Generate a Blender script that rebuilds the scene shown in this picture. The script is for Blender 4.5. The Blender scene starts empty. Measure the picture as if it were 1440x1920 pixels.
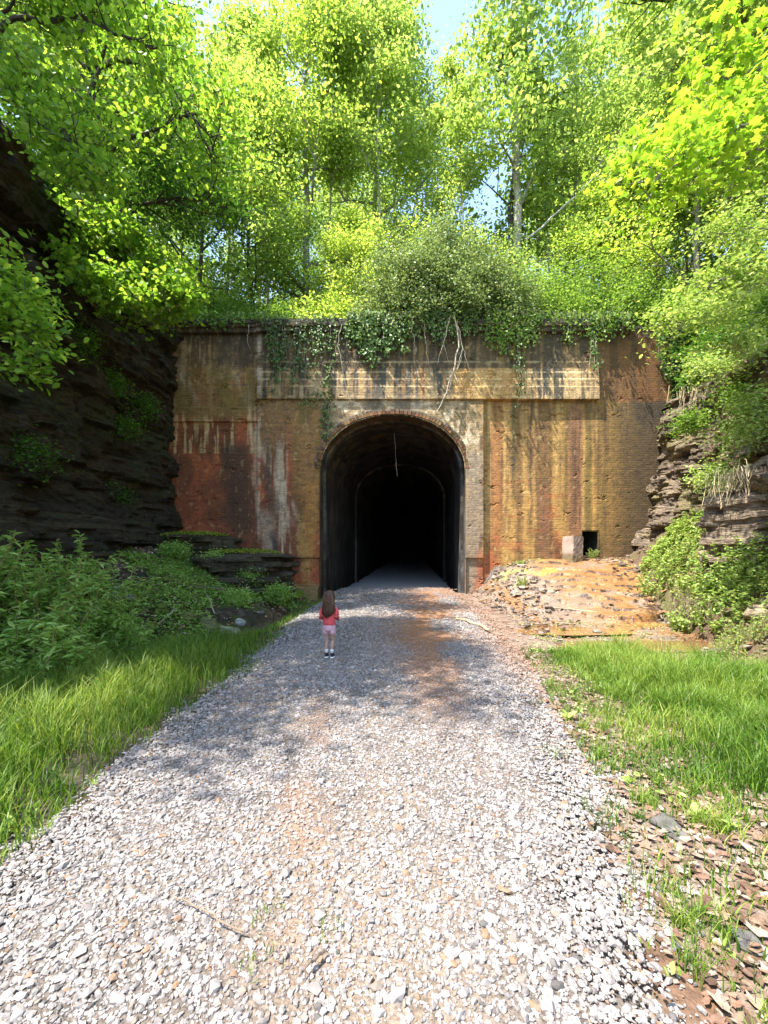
import bpy, math, random
import numpy as np
from mathutils import Vector
PI = math.pi
# ------------------------------------------------------------------ camera, sky, sun, exposure
S = bpy.context.scene
cam_d = bpy.data.cameras.new('camera'); cam = bpy.data.objects.new('camera', cam_d)
S.collection.objects.link(cam)
F = 800.0; HOR = 1028.0; CH = 1.6
cam.location = (0, 0, CH); cam.rotation_euler = (PI/2, 0, 0)
cam_d.sensor_fit = 'VERTICAL'; cam_d.sensor_height = 36; cam_d.lens = F/1920*36
cam_d.shift_y = (HOR-960)/1920; cam_d.clip_start = 0.05; cam_d.clip_end = 600
S.camera = cam
S.render.resolution_x = 768; S.render.resolution_y = 1024
SUN = Vector((-0.42, -0.24, 0.88)).normalized()
w = bpy.data.worlds.new('World'); S.world = w; w.use_nodes = True
nt = w.node_tree; bg = nt.nodes['Background']
sky = nt.nodes.new('ShaderNodeTexSky'); sky.sky_type = 'NISHITA'; sky.sun_disc = False
sky.sun_elevation = math.asin(SUN.z); sky.sun_rotation = math.atan2(SUN.x, SUN.y)
sky.air_density = 1.0; sky.dust_density = .9; sky.ozone_density = 0.6
nt.links.new(sky.outputs[0], bg.inputs[0]); bg.inputs[1].default_value = 0.15
sl = bpy.data.lights.new('sun', 'SUN'); sl.energy = 3.3; sl.angle = math.radians(0.5); sl.color = (1, .94, .86)
so = bpy.data.objects.new('sun', sl); S.collection.objects.link(so)
so.rotation_euler = (-SUN).to_track_quat('-Z', 'Y').to_euler()
S.view_settings.view_transform = 'Standard'; S.view_settings.look = 'None'
S.view_settings.exposure = 2.22; S.view_settings.gamma = 1
try:
    S.cycles.max_bounces = 8; S.cycles.diffuse_bounces = 5; S.cycles.transmission_bounces = 4; S.cycles.glossy_bounces = 2
except Exception: pass
COL = S.collection

# ------------------------------------------------------------------ noise
def _h(ix, iy, seed):
    n = (ix.astype(np.int64)*374761393 + iy.astype(np.int64)*668265263 + seed*1274126177) & 0xffffffff
    n = ((n ^ (n >> 13))*1274126177) & 0xffffffff
    n = (n ^ (n >> 16)) & 0xffffffff
    return n/4294967295.0
def vn(x, y, seed=0):
    x = np.asarray(x, float); y = np.asarray(y, float); x, y = np.broadcast_arrays(x, y)
    ix = np.floor(x); iy = np.floor(y); fx = x-ix; fy = y-iy
    fx = fx*fx*(3-2*fx); fy = fy*fy*(3-2*fy)
    a = _h(ix, iy, seed); b = _h(ix+1, iy, seed); c = _h(ix, iy+1, seed); d = _h(ix+1, iy+1, seed)
    return (a*(1-fx)+b*fx)*(1-fy)+(c*(1-fx)+d*fx)*fy
def fbm(x, y, seed=0, o=4):
    s = 0; a = .5; t = 0
    x = np.asarray(x, float); y = np.asarray(y, float)
    for k in range(o):
        s = s + a*vn(x*2**k, y*2**k, seed+k*17); t += a; a *= .5
    return s/t
def ss(a, b, x):
    t = np.clip((x-a)/(b-a), 0, 1); return t*t*(3-2*t)
def P(px, py, Y): return np.array([(px-720)/F*Y, Y, CH-(py-HOR)/F*Y])

# ------------------------------------------------------------------ object helpers
def tag(o, label=None, cat=None, group=None, kind=None):
    if label: o['label'] = label
    if cat: o['category'] = cat
    if group: o['group'] = group
    if kind: o['kind'] = kind
    return o
def empty(name, loc, label=None, cat=None, group=None):
    o = bpy.data.objects.new(name, None); COL.objects.link(o); o.location = loc; o.empty_display_size = .2
    return tag(o, label, cat, group)
class MB:
    def __init__(s): s.v = []; s.f = []; s.c = []; s.n = 0
    def add(s, v, faces, col=None):
        v = np.asarray(v, float).reshape(-1, 3)
        for f in (faces if isinstance(faces, (list, tuple)) else [faces]):
            f = np.asarray(f, np.int64)
            if len(f): s.f.append(f+s.n)
        s.v.append(v); s.n += len(v)
        if col is None: col = np.full((len(v), 3), .5)
        col = np.asarray(col, float)
        if col.ndim == 1: col = np.tile(col, (len(v), 1))
        s.c.append(col)
        return s
    def build(s, name, m, parent=None, smooth=False):
        me = bpy.data.meshes.new(name)
        v = np.concatenate(s.v); 
        loops = np.concatenate([f.ravel() for f in s.f])
        tot = np.concatenate([np.full(len(f), f.shape[1]) for f in s.f])
        st = np.concatenate([[0], np.cumsum(tot)[:-1]])
        me.vertices.add(len(v)); me.vertices.foreach_set('co', v.astype(np.float32).ravel())
        me.loops.add(len(loops)); me.loops.foreach_set('vertex_index', loops.astype(np.int32))
        me.polygons.add(len(tot)); me.polygons.foreach_set('loop_start', st.astype(np.int32))
        me.polygons.foreach_set('loop_total', tot.astype(np.int32))
        me.polygons.foreach_set('use_smooth', np.full(len(tot), smooth))
        me.update(calc_edges=True); me.validate()
        c = np.concatenate(s.c); c4 = np.ones((len(v), 4), np.float32); c4[:, :3] = c
        a = me.color_attributes.new('Col', 'FLOAT_COLOR', 'POINT'); a.data.foreach_set('color', c4.ravel())
        me.materials.append(m)
        o = bpy.data.objects.new(name, me); COL.objects.link(o)
        if parent: o.parent = parent
        return o
def gridfaces(nu, nv, mask=None):
    i = np.arange(nu-1)[:, None]*nv+np.arange(nv-1)[None, :]
    f = np.stack([i, i+nv, i+nv+1, i+1], -1)
    if mask is not None: f = f[mask]
    return f.reshape(-1, 4)
def tube(mb, pts, rad, n=6, col=None, cap=True):
    pts = np.asarray(pts, float); m = len(pts)
    rad = np.broadcast_to(np.asarray(rad, float), (m,))
    t = np.gradient(pts, axis=0); t /= np.linalg.norm(t, axis=1)[:, None]+1e-9
    ref = np.array([0, 0, 1.]) if abs(t[0, 2]) < .9 else np.array([1., 0, 0])
    a = np.cross(t, ref); a /= np.linalg.norm(a, axis=1)[:, None]+1e-9
    b = np.cross(t, a)
    th = np.arange(n)/n*2*PI
    v = pts[:, None]+rad[:, None, None]*(np.cos(th)[None, :, None]*a[:, None]+np.sin(th)[None, :, None]*b[:, None])
    i = np.arange(m-1)[:, None]*n+np.arange(n)[None]; j = np.arange(m-1)[:, None]*n+(np.arange(n)[None]+1) % n
    f = np.stack([i, j, j+n, i+n], -1).reshape(-1, 4)
    fs = [f]
    if cap: fs += [np.arange(n)[::-1][None], (np.arange(n)+(m-1)*n)[None]]
    mb.add(v.reshape(-1, 3), fs, col)
def wander(p0, p1, n, amp, rng, sag=0):
    p0 = np.asarray(p0, float); p1 = np.asarray(p1, float)
    t = np.linspace(0, 1, n)[:, None]; p = p0+(p1-p0)*t
    j = rng.normal(0, amp, (n, 3)); j = np.cumsum(j, 0)*.5; j = j-j[0]-(j[-1]-j[0])*t
    p = p+j; p[:, 2] -= sag*np.sin(PI*t[:, 0])
    return p

# ------------------------------------------------------------------ materials
def mat(name):
    m = bpy.data.materials.new(name); m.use_nodes = True
    N = m.node_tree.nodes; L = m.node_tree.links; return m, N, L, N['Principled BSDF']
def node(N, t, **k):
    n = N.new(t)
    for a, b in k.items(): setattr(n, a, b)
    return n
def vmat(name, rough=.9, bscale=30, bstr=.4, bdist=.02, var=.35, vscale=14, tint=None, spec=.3, stretch=(1, 1, 1)):
    m, N, L, B = mat(name)
    a = node(N, 'ShaderNodeVertexColor', layer_name='Col')
    tc = node(N, 'ShaderNodeTexCoord'); mp = node(N, 'ShaderNodeMapping'); mp.inputs['Scale'].default_value = stretch
    L.new(tc.outputs['Object'], mp.inputs[0])
    nz = node(N, 'ShaderNodeTexNoise'); nz.inputs['Scale'].default_value = vscale; nz.inputs['Detail'].default_value = 5
    L.new(mp.outputs[0], nz.inputs['Vector'])
    mr = node(N, 'ShaderNodeMapRange'); mr.inputs['From Min'].default_value = .3; mr.inputs['From Max'].default_value = .7
    mr.inputs['To Min'].default_value = 1-var; mr.inputs['To Max'].default_value = 1+var
    L.new(nz.outputs['Fac'], mr.inputs['Value'])
    vm = node(N, 'ShaderNodeVectorMath', operation='SCALE'); L.new(a.outputs['Color'], vm.inputs[0]); L.new(mr.outputs[0], vm.inputs['Scale'])
    L.new(vm.outputs[0], B.inputs['Base Color'])
    B.inputs['Roughness'].default_value = rough; B.inputs['Specular IOR Level'].default_value = spec
    n2 = node(N, 'ShaderNodeTexNoise'); n2.inputs['Scale'].default_value = bscale; n2.inputs['Detail'].default_value = 6
    L.new(mp.outputs[0], n2.inputs['Vector'])
    bp = node(N, 'ShaderNodeBump'); bp.inputs['Strength'].default_value = bstr; bp.inputs['Distance'].default_value = bdist
    L.new(n2.outputs['Fac'], bp.inputs['Height']); L.new(bp.outputs[0], B.inputs['Normal'])
    return m
def leafmat(name, dark, mid, light, trans=.5, rough=.45, tmul=1.3, spec=.35):
    m, N, L, B = mat(name)
    a = node(N, 'ShaderNodeVertexColor', layer_name='Col'); sp = node(N, 'ShaderNodeSeparateColor'); L.new(a.outputs['Color'], sp.inputs[0])
    oi = node(N, 'ShaderNodeObjectInfo')
    ad = node(N, 'ShaderNodeMath', operation='MULTIPLY_ADD'); L.new(oi.outputs['Random'], ad.inputs[0]); ad.inputs[1].default_value = .3; ad.inputs[2].default_value = -.15
    a2 = node(N, 'ShaderNodeMath', operation='ADD'); L.new(sp.outputs[0], a2.inputs[0]); L.new(ad.outputs[0], a2.inputs[1])
    r = node(N, 'ShaderNodeValToRGB'); L.new(a2.outputs[0], r.inputs[0])
    e = r.color_ramp.elements; e[0].position = .05; e[0].color = (*dark, 1); e[1].position = .95; e[1].color = (*light, 1)
    q = e.new(.5); q.color = (*mid, 1)
    L.new(r.outputs[0], B.inputs['Base Color']); B.inputs['Roughness'].default_value = rough; B.inputs['Specular IOR Level'].default_value = spec
    tr = node(N, 'ShaderNodeBsdfTranslucent')
    vm = node(N, 'ShaderNodeVectorMath', operation='MULTIPLY'); L.new(r.outputs[0], vm.inputs[0]); vm.inputs[1].default_value = (tmul*1.2, tmul*1.12, tmul*.8)
    L.new(vm.outputs[0], tr.inputs['Color'])
    mx = node(N, 'ShaderNodeMixShader'); mx.inputs[0].default_value = trans
    L.new(B.outputs[0], mx.inputs[1]); L.new(tr.outputs[0], mx.inputs[2])
    L.new(mx.outputs[0], N['Material Output'].inputs['Surface'])
    return m
M = {}
M['ground'] = vmat('ground', bscale=45, bstr=.8, bdist=.03, var=.45, vscale=22)
M['bark'] = vmat('bark', bscale=30, bstr=.8, bdist=.02, var=.4, vscale=12, stretch=(3, 3, .6))
M['stone'] = vmat('stone', rough=.85, bscale=60, bstr=.3, bdist=.005, var=.12, vscale=30)
M['rock'] = vmat('rock', rough=.8, bscale=9, bstr=.9, bdist=.08, var=.5, vscale=7, stretch=(1, 1, 4))
M['wetrock'] = vmat('wetrock', rough=.42, bscale=14, bstr=.7, bdist=.04, var=.35, vscale=9, spec=.5, stretch=(1, 1.6, 3))
M['straw'] = vmat('straw', var=.3, vscale=40, bstr=.1)
M['litter'] = vmat('litter', var=.25, vscale=40, bstr=.2, rough=.75)
M['cloth'] = vmat('cloth', rough=.9, var=.08, vscale=60, bscale=300, bstr=.2, bdist=.002)
M['plain'] = vmat('plain', rough=.6, var=.05, bstr=.05)
M['skin'] = vmat('skin', rough=.55, var=.05, bstr=.02)
M['hair'] = vmat('hair', rough=.5, var=.35, vscale=60, bscale=120, bstr=.6, bdist=.004, stretch=(3, 3, .15))
M['forest'] = leafmat('forest_leaf', (.14, .23, .045), (.23, .34, .07), (.40, .50, .14), trans=.66)
M['forest2'] = leafmat('forest_leaf_yellow', (.20, .30, .045), (.30, .42, .07), (.47, .56, .14), trans=.66)
M['shrub'] = leafmat('shrub_leaf', (.06, .13, .02), (.16, .28, .04), (.30, .43, .08), trans=.5)
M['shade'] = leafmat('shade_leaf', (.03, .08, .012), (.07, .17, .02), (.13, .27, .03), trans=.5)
M['olive'] = leafmat('olive_leaf', (.09, .14, .04), (.20, .28, .09), (.38, .47, .20), trans=.35, rough=.35)
M['maple'] = leafmat('maple_leaf', (.13, .26, .02), (.25, .40, .03), (.40, .52, .05), trans=.55)
M['bigleaf'] = leafmat('big_leaf', (.09, .20, .02), (.18, .33, .03), (.33, .46, .06), trans=.55)
M['ivy'] = leafmat('ivy_leaf', (.04, .08, .015), (.09, .17, .03), (.20, .30, .09), trans=.3, rough=.42)
M['grass'] = leafmat('grass_blade', (.045, .11, .012), (.12, .23, .02), (.30, .37, .075), trans=.4)
M['moss'] = leafmat('moss', (.07, .11, .01), (.17, .23, .02), (.33, .38, .04), trans=.2, rough=.9)
M['bush'] = leafmat('bush_leaf', (.11, .22, .04), (.24, .40, .08), (.44, .58, .18), trans=.45)
M['herb'] = leafmat('herb_leaf', (.12, .22, .04), (.26, .38, .08), (.45, .54, .18), trans=.4)

# ------------------------------------------------------------------ leaves
LEAF = {
 'oval': (np.array([[0,0,0],[.3,.27,.05],[.7,.24,.03],[1,0,-.08],[.7,-.24,.03],[.3,-.27,.05]]), [[0,3,2,1],[0,5,4,3]]),
 'lance': (np.array([[0,0,0],[.3,.15,.04],[.65,.13,.0],[1,0,-.15],[.65,-.13,.0],[.3,-.15,.04]]), [[0,3,2,1],[0,5,4,3]]),
 'heart': (np.array([[0,0,0],[.1,.38,.06],[.55,.36,.02],[1,0,-.1],[.55,-.36,.02],[.1,-.38,.06]]), [[0,3,2,1],[0,5,4,3]]),
}
_a = [(0,0),(.08,.35),(-.05,.5),(.30,.46),(.42,.62),(.55,.26),(1,0),(.55,-.26),(.42,-.62),(.30,-.46),(-.05,-.5),(.08,-.35)]
LEAF['maple'] = (np.array([[.3,0,.03]]+[[x, y, -.12*abs(y)-.05*x] for x, y in _a]), [[0, 1+(i+1) % 12, 1+i] for i in range(12)])
def leaves(mb, pos, size, shape, rng, d=None, up=.6, droop=.2, nrm=None, vary=.35, base=None, cj=.28):
    pos = np.asarray(pos, float); n = len(pos)
    if n == 0: return
    V, Fc = LEAF[shape]; Fc = np.array(Fc)
    if d is None:
        a = rng.uniform(0, 2*PI, n); d = np.stack([np.cos(a), np.sin(a), rng.normal(-droop, .35, n)], 1)
    else: d = d+rng.normal(0, .35, (n, 3))
    d = d/(np.linalg.norm(d, axis=1)[:, None]+1e-9)
    if nrm is None: nn = rng.normal(0, 1, (n, 3))*(1-up)+np.array([0, 0, up])
    else: nn = np.asarray(nrm, float)+rng.normal(0, .35, (n, 3))
    z = nn-(nn*d).sum(1)[:, None]*d; z /= np.linalg.norm(z, axis=1)[:, None]+1e-9
    y = np.cross(z, d)
    s = size*(1+rng.uniform(-vary, vary, n))
    v = (V[None, :, 0, None]*d[:, None]+V[None, :, 1, None]*y[:, None]+V[None, :, 2, None]*z[:, None])*s[:, None, None]+pos[:, None]
    f = (Fc[None]+(np.arange(n)*len(V))[:, None, None]).reshape(-1, Fc.shape[1])
    r = rng.normal(.5, cj, n) if base is None else base+rng.normal(0, cj*.6, n)
    c = np.repeat(np.stack([np.clip(r, 0, 1), rng.random(n), rng.random(n)], 1), len(V), 0)
    mb.add(v.reshape(-1, 3), f, c)

def grow(tb, tips, p, d, L, r, depth, rng, bc, up=.15, kids=(5, 4), wob=.16, start=.3, nseg=6, n=5):
    pts = [np.array(p, float)]; d = np.array(d, float); d /= np.linalg.norm(d)
    for k in range(n):
        d = d+rng.normal(0, wob, 3)+np.array([0, 0, up*.5]); d /= np.linalg.norm(d)
        pts.append(pts[-1]+d*L/n)
    pts = np.array(pts); rr = r*(1-.8*np.linspace(0, 1, n+1))
    tube(tb, pts, rr, nseg if depth > 0 else 3, bc, cap=False)
    if depth == 0:
        for t in (.35, .6, .8, 1.0):
            i = t*n; k = min(int(i), n-1); tips.append(pts[k]+(pts[k+1]-pts[k])*(i-k))
        return
    nk = kids[-depth] if depth <= len(kids) else 4
    for q in range(nk):
        t = start+(1-start)*(q+rng.random()*.8)/nk; t = min(t, .98); i = t*n; k = min(int(i), n-1)
        b = pts[k]+(pts[k+1]-pts[k])*(i-k)
        sd = rng.normal(0, 1, 3); sd -= sd.dot(d)*d; sd /= np.linalg.norm(sd); sd[2] = abs(sd[2])*.5
        grow(tb, tips, b, d*.55+sd*.9, L*rng.uniform(.42, .62)*(1.15-.4*t), r*(1-.75*t)*.55+.004, depth-1, rng, bc, up, kids, wob, .25, max(3, nseg-2), max(3, n-1))
def clusters(tips, k, sig, rng, zf=.5):
    t = np.asarray(tips); p = np.repeat(t, k, 0); return p+rng.normal(0, 1, p.shape)*np.array([sig, sig, sig*zf])

BARKG = (.22, .20, .16); BARKD = (.06, .05, .04); BARKP = (.42, .40, .34)
def make_tree(H, seed, crown_from=.3, limbs=14, leaf=.16, per=26, spread=.36, bark=BARKG, r=.0, mname='forest', lean=(0, 0), shape='oval', sig=.5, label='', cat='tree', group=None, name='tree'):
    rng = np.random.default_rng(seed)
    root = empty(name, (0, 0, 0), label, cat, group)
    tb = MB(); tips = []
    r = r or H*.012
    n = 10; t = np.linspace(0, 1, n)
    tp = wander((0, 0, -.4), (lean[0], lean[1], H), n, .12, rng)
    tube(tb, tp, r*(1-.85*t), 8, bark)
    for i in range(limbs):
        u = crown_from+(1-crown_from)*(i+rng.random())/limbs; u = min(u, .97)
        k = u*(n-1); q = min(int(k), n-2); b = tp[q]+(tp[q+1]-tp[q])*(k-q)
        a = i*2.4+rng.uniform(-.5, .5); el = .35+.5*u
        d = (math.cos(a), math.sin(a), el)
        L = H*spread*(1-.65*max(0, (u-.35)/.65))*rng.uniform(.8, 1.15)
        grow(tb, tips, b, d, L, r*(1-.8*u)*.5+.01, 2, rng, bark, kids=(5, 4), wob=.14)
    tips.append(tp[-1]); 
    tb.build('trunk', M['bark'], root)
    lb = MB(); pos = clusters(tips, per, sig, rng); leaves(lb, pos, leaf, shape, rng, up=.45)
    lb.build('crown', M[mname], root)
    return root
def copy_tree(root, loc, rz, sc, label=None):
    r = root.copy(); COL.objects.link(r); r.location = loc; r.rotation_euler = (0, 0, rz); r.scale = (sc, sc, sc)
    if label: r['label'] = label
    for ch in root.children:
        c = ch.copy(); COL.objects.link(c); c.parent = r
    return r

# ------------------------------------------------------------------ terrain profiles
YP = 15.4                                            # the portal plane
def lin(Y, ys, xs): return np.interp(Y, ys, xs)
def xl(Y): return lin(Y, [-12, 0, 2.1, 3.1, 5.3, 10.5, 15.4], [-1.7, -1.8, -1.9, -2.0, -1.9, -2.0, -1.7])
def xr(Y): return lin(Y, [-12, 0, 1.9, 2.8, 6, 10, 15.4], [.9, .9, 1.05, 1.35, 1.95, 2.5, 2.6])
def xd(Y): return lin(Y, [-12, 3, 5, 7.4, 8.4, 9.3, 12, 15.4], [-5.4, -5.2, -4.7, -3.9, -3.2, -2.8, -2.45, -2.4])
def xcl(Y): return lin(Y, [-12, 4, 15.5], [-6.3, -6.6, -7.5])
def xcr(Y): return lin(Y, [-12, 5, 8, 10, 12, 15.4], [5.6, 6.2, 7.1, 7.7, 8.2, 8.8])
def xb(Y): return lin(Y, [-12, 3, 5, 7, 9.5, 12, 15.4], [4.6, 4.8, 5.2, 5.7, 6.3, 7.4, 8.6])
def zg(x, Y):
    x = np.asarray(x, float); Y = np.asarray(Y, float)
    n = fbm(x*.9, Y*.9, 3)-.5; n2 = fbm(x*5, Y*5, 9)-.5
    z = .02*n
    # left verge falls to the ditch, then the bank climbs to the foot of the cliff
    a = xl(Y); d = xd(Y)
    z = np.where(x < a, -.22*ss(a, d, x)*ss(4, 8, Y), z)
    t = (d-.25-x)/np.maximum(d-.25-xcl(Y), .5)
    top = lin(Y, [-12, 3, 7, 11, 14, 15.5], [.9, .9, 1.3, 1.7, 1.9, 2.0])
    z = np.where(x < d-.25, -.22*ss(4, 8, Y)+ (top+.2)*np.clip(t, 0, 1.3)**.8+.35*n+.1*n2, z)
    # right verge
    b = xr(Y)
    z = np.where(x > b, -.05*ss(b, b+1, x)*ss(4, 7, Y)+.06*n*ss(b, b+1, x)+.05*n2*ss(b, b+.6, x), z)
    creek = np.exp(-((Y-(7.6-.10*(x-4)))/.55)**2)*ss(2.9, 3.6, x)*(1-ss(6.2, 7, x))
    creek2 = np.exp(-((Y-8.7)/.5)**2)*ss(2.2, 3, x)*(1-ss(5.0, 5.6, x))
    z = z-.10*creek-.07*creek2
    # shelf of rock before the right half of the wall
    sh = (.24*ss(0, .3, Y-9.2-2.2*n-.25*np.sin(x*2.1))*ss(4.2, 5.6, x)+1.03*ss(9.4, 14.6, Y))*ss(2.9, 4.4+.3*n, x+ .25*n2)
    z = z+sh
    q = xb(Y); t = (x-q)/np.maximum(xcr(Y)+.3-q, .6)
    z = z+np.where(x > q, (lin(Y, [-12, 4, 9, 12, 15.4], [.8, .9, 1.7, 1.4, .25]))*np.clip(t, 0, 1.4)**.8+.3*n*np.clip(t, 0, 1), 0)
    return z
def litter_mask(x, Y):
    b = xr(Y)+.12*(fbm(x*2, Y*2, 44)-.5)*4
    return ss(b-.05, b+.25, x)
def ground():
    xs = np.concatenate([np.arange(-14, -7.6, .3), np.arange(-7.6, 9.4, .055), np.arange(9.4, 16, .3)])
    ys = np.concatenate([np.arange(-12, .6, .25), np.arange(.6, 15.46, .055), [15.7]])
    X, Y = np.meshgrid(xs, ys, indexing='ij'); Z = zg(X, Y)-.035
    n = fbm(X*1.5, Y*1.5, 21); m = fbm(X*6, Y*6, 31)
    c = np.zeros(X.shape+(3,)); c[:] = (.20, .145, .10)
    def mix(mask, col): 
        nonlocal c
        k = np.clip(mask, 0, 1)[..., None]; c = c*(1-k)+np.array(col)*k
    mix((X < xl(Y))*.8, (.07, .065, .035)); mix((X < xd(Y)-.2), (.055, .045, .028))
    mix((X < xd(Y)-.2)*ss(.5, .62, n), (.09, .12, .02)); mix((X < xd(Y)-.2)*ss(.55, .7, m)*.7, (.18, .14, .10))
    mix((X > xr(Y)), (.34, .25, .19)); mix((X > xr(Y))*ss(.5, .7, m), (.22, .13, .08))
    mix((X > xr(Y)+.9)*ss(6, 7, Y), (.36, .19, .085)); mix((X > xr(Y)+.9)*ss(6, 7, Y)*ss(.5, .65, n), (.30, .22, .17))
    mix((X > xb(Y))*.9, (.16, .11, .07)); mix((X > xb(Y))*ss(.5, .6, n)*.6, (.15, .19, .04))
    mix((X < xl(Y)-.2)*ss(9, 13, Y)*(X > -3.0), (.24, .15, .07))
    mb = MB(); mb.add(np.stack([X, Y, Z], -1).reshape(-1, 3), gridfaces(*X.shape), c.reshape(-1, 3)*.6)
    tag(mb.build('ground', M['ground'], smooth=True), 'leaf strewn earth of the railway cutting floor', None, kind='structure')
ground()

# gravel road
def road_dirt(x, Y):
    """orange mud washed over the gravel towards the portal"""
    c = lin(Y, [2, 4, 6, 9, 15.4], [.55, .55, .6, 1.0, 1.8]); w = lin(Y, [2, 4, 8, 15.4], [.25, .35, .8, 1.0])
    a = np.exp(-((x-c)/w)**2)*ss(2.8, 6.5, Y)*ss(.30, .6, fbm(x*1.6, Y*.8, 71))*1.15
    e = ss(xr(Y)-.55, xr(Y)+.05, x)*ss(4.2, 6.5, Y)
    t = np.exp(-((x+.55+.1*(Y-3))/.16)**2)*ss(1.2, 2.2, Y)*(1-ss(3.5, 5, Y))*.35*ss(.4, .6, fbm(x*4, Y*2, 5))
    return np.clip(a+e*.9+t, 0, 1)
def roadz(x, Y):
    u = (x-(xl(Y)+xr(Y))/2)/((xr(Y)-xl(Y))/2); return .05*(1-np.clip(np.abs(u), 0, 1)**2)+.03*(fbm(x*1.2, Y*1.2, 6)-.5)
SK = 56/F                                            # the bore runs slightly to the right of the sight line
def road():
    ys = np.concatenate([np.arange(-12, .8, .3), np.arange(.8, 15.4, .05), np.arange(15.4, 55, .3)]); us = np.linspace(-1, 1, 90)
    Y, U = np.meshgrid(ys, us, indexing='ij'); Yc = np.minimum(Y, 15.4)
    a = xl(Yc)+(fbm(Y*2.5, Y*0, 8)-.5)*.4; b = xr(Yc)+(fbm(Y*2.5, Y*0, 18)-.5)*.35
    X = (a+b)/2+U*(b-a)/2+np.maximum(Y-15.4, 0)*SK
    Z = roadz(np.clip(X, xl(Yc), xr(Yc)), Yc)+.012-.10*np.abs(U)**14
    d = road_dirt(X, Y)[..., None]; n = fbm(X*8, Y*8, 2)[..., None]; n3 = fbm(X*1.3, Y*1.3, 12)[..., None]
    c = np.array([.13, .108, .09])*(.6+.8*n); c = c*(1-.35*ss(.45, .7, n3))+np.array([.30, .22, .15])*.35*ss(.45, .7, n3)
    c = c*(1-d)+np.array([.26, .135, .07])*d
    inn = ss(15.2, 18, Y)[..., None]; c = c*(1-inn)+np.array([.26, .26, .26])*inn
    mb = MB(); mb.add(np.stack([X, Y, Z], -1).reshape(-1, 3), gridfaces(*X.shape), c.reshape(-1, 3))
    m = vmat('road_gravel', rough=.9, bscale=55, bstr=1, bdist=.02, var=.4, vscale=60)
    tag(mb.build('road', m, smooth=True), 'gravel road leading into the tunnel', None, kind='structure')
road()
ICO = None
def ico():
    t = (1+5**.5)/2
    v = np.array([(-1,t,0),(1,t,0),(-1,-t,0),(1,-t,0),(0,-1,t),(0,1,t),(0,-1,-t),(0,1,-t),(t,0,-1),(t,0,1),(-t,0,-1),(-t,0,1)])/math.sqrt(1+t*t)
    f = np.array([(0,11,5),(0,5,1),(0,1,7),(0,7,10),(0,10,11),(1,5,9),(5,11,4),(11,10,2),(10,7,6),(7,1,8),(3,9,4),(3,4,2),(3,2,6),(3,6,8),(3,8,9),(4,9,5),(2,4,11),(6,2,10),(8,6,7),(9,8,1)])
    return v, f
def stones(mb, x, y, z, s, col, rng, flat=.6):
    V, Fc = ico(); n = len(x)
    v = V[None]*(1+rng.uniform(-.32, .32, (n, 12, 1)))
    v = v*np.stack([rng.uniform(.75, 1.35, n), rng.uniform(.6, 1.0, n), rng.uniform(.45, .8, n)*flat/.6], 1)[:, None]
    # random rotation: tilt then spin
    a = rng.uniform(0, 2*PI, n); t = rng.normal(0, .45, n)
    ct, st = np.cos(t)[:, None], np.sin(t)[:, None]
    y1 = v[..., 1]*ct-v[..., 2]*st; z1 = v[..., 1]*st+v[..., 2]*ct
    ca, sa = np.cos(a)[:, None], np.sin(a)[:, None]
    x2 = v[..., 0]*ca-y1*sa; y2 = v[..., 0]*sa+y1*ca
    v = np.stack([x2, y2, z1], -1)*s[:, None, None]+np.stack([x, y, z], 1)[:, None]
    mb.add(v.reshape(-1, 3), (Fc[None]+(np.arange(n)*12)[:, None, None]).reshape(-1, 3), np.repeat(col, 12, 0))
def gravel():
    rng = np.random.default_rng(5); mb = MB()
    for y0, y1, dens, s0 in ((.9, 2.2, 8200, .0078), (2.2, 4.2, 6800, .0081), (4.2, 7, 3900, .0093), (7, 11, 1200, .0135), (11, 17, 450, .018)):
        n = int((y1-y0)*4.4*dens); y = rng.uniform(y0, y1, n); x = rng.uniform(-2.2, 2.9, n)
        e0 = xl(y)+(fbm(y*3, x*0, 81)-.5)*.5; e1 = xr(y)+(fbm(y*3, x*0, 82)-.5)*.6
        k = (x > e0-np.abs(rng.normal(0, .1, n))) & (x < e1+np.abs(rng.normal(0, .16, n)))
        thin = fbm(x*1.1, y*.7, 91); k &= (rng.random(n) < 1-.85*road_dirt(x, y)*ss(.3, .6, thin)) & (rng.random(n) < 1-.35*ss(.55, .68, thin)) & (rng.random(n) < 1-.45*np.exp(-((x+.62)/.22)**2)*ss(.35, .6, fbm(x*2, y*.6, 92)))
        x = x[k]; y = y[k]; n = len(x)
        s = s0*np.exp(rng.normal(-.05, .42, n)); s = np.minimum(s, .028)
        d = road_dirt(x, y)[:, None]
        g = np.clip(rng.normal(.235, .05, n), .09, .42)[:, None]*np.array([1.0, .92, .87])
        odd = rng.random(n)
        g[odd < .03] = (.22, .14, .09); g[odd > .985] = (.09, .085, .08); g[(odd > .9) & (odd < .95)] = (.20, .165, .135)
        g = g*(1-.75*d)+np.array([.27, .15, .085])*.75*d
        z = np.where((x > xl(y)) & (x < xr(y)), roadz(x, y)+.012, zg(x, y)-.03)+s*.25
        stones(mb, x, y, z, s, g, rng)
    tag(mb.build('gravel', M['stone']), 'loose pale crushed gravel covering the road', 'gravel', kind='stuff')
gravel()

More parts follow.
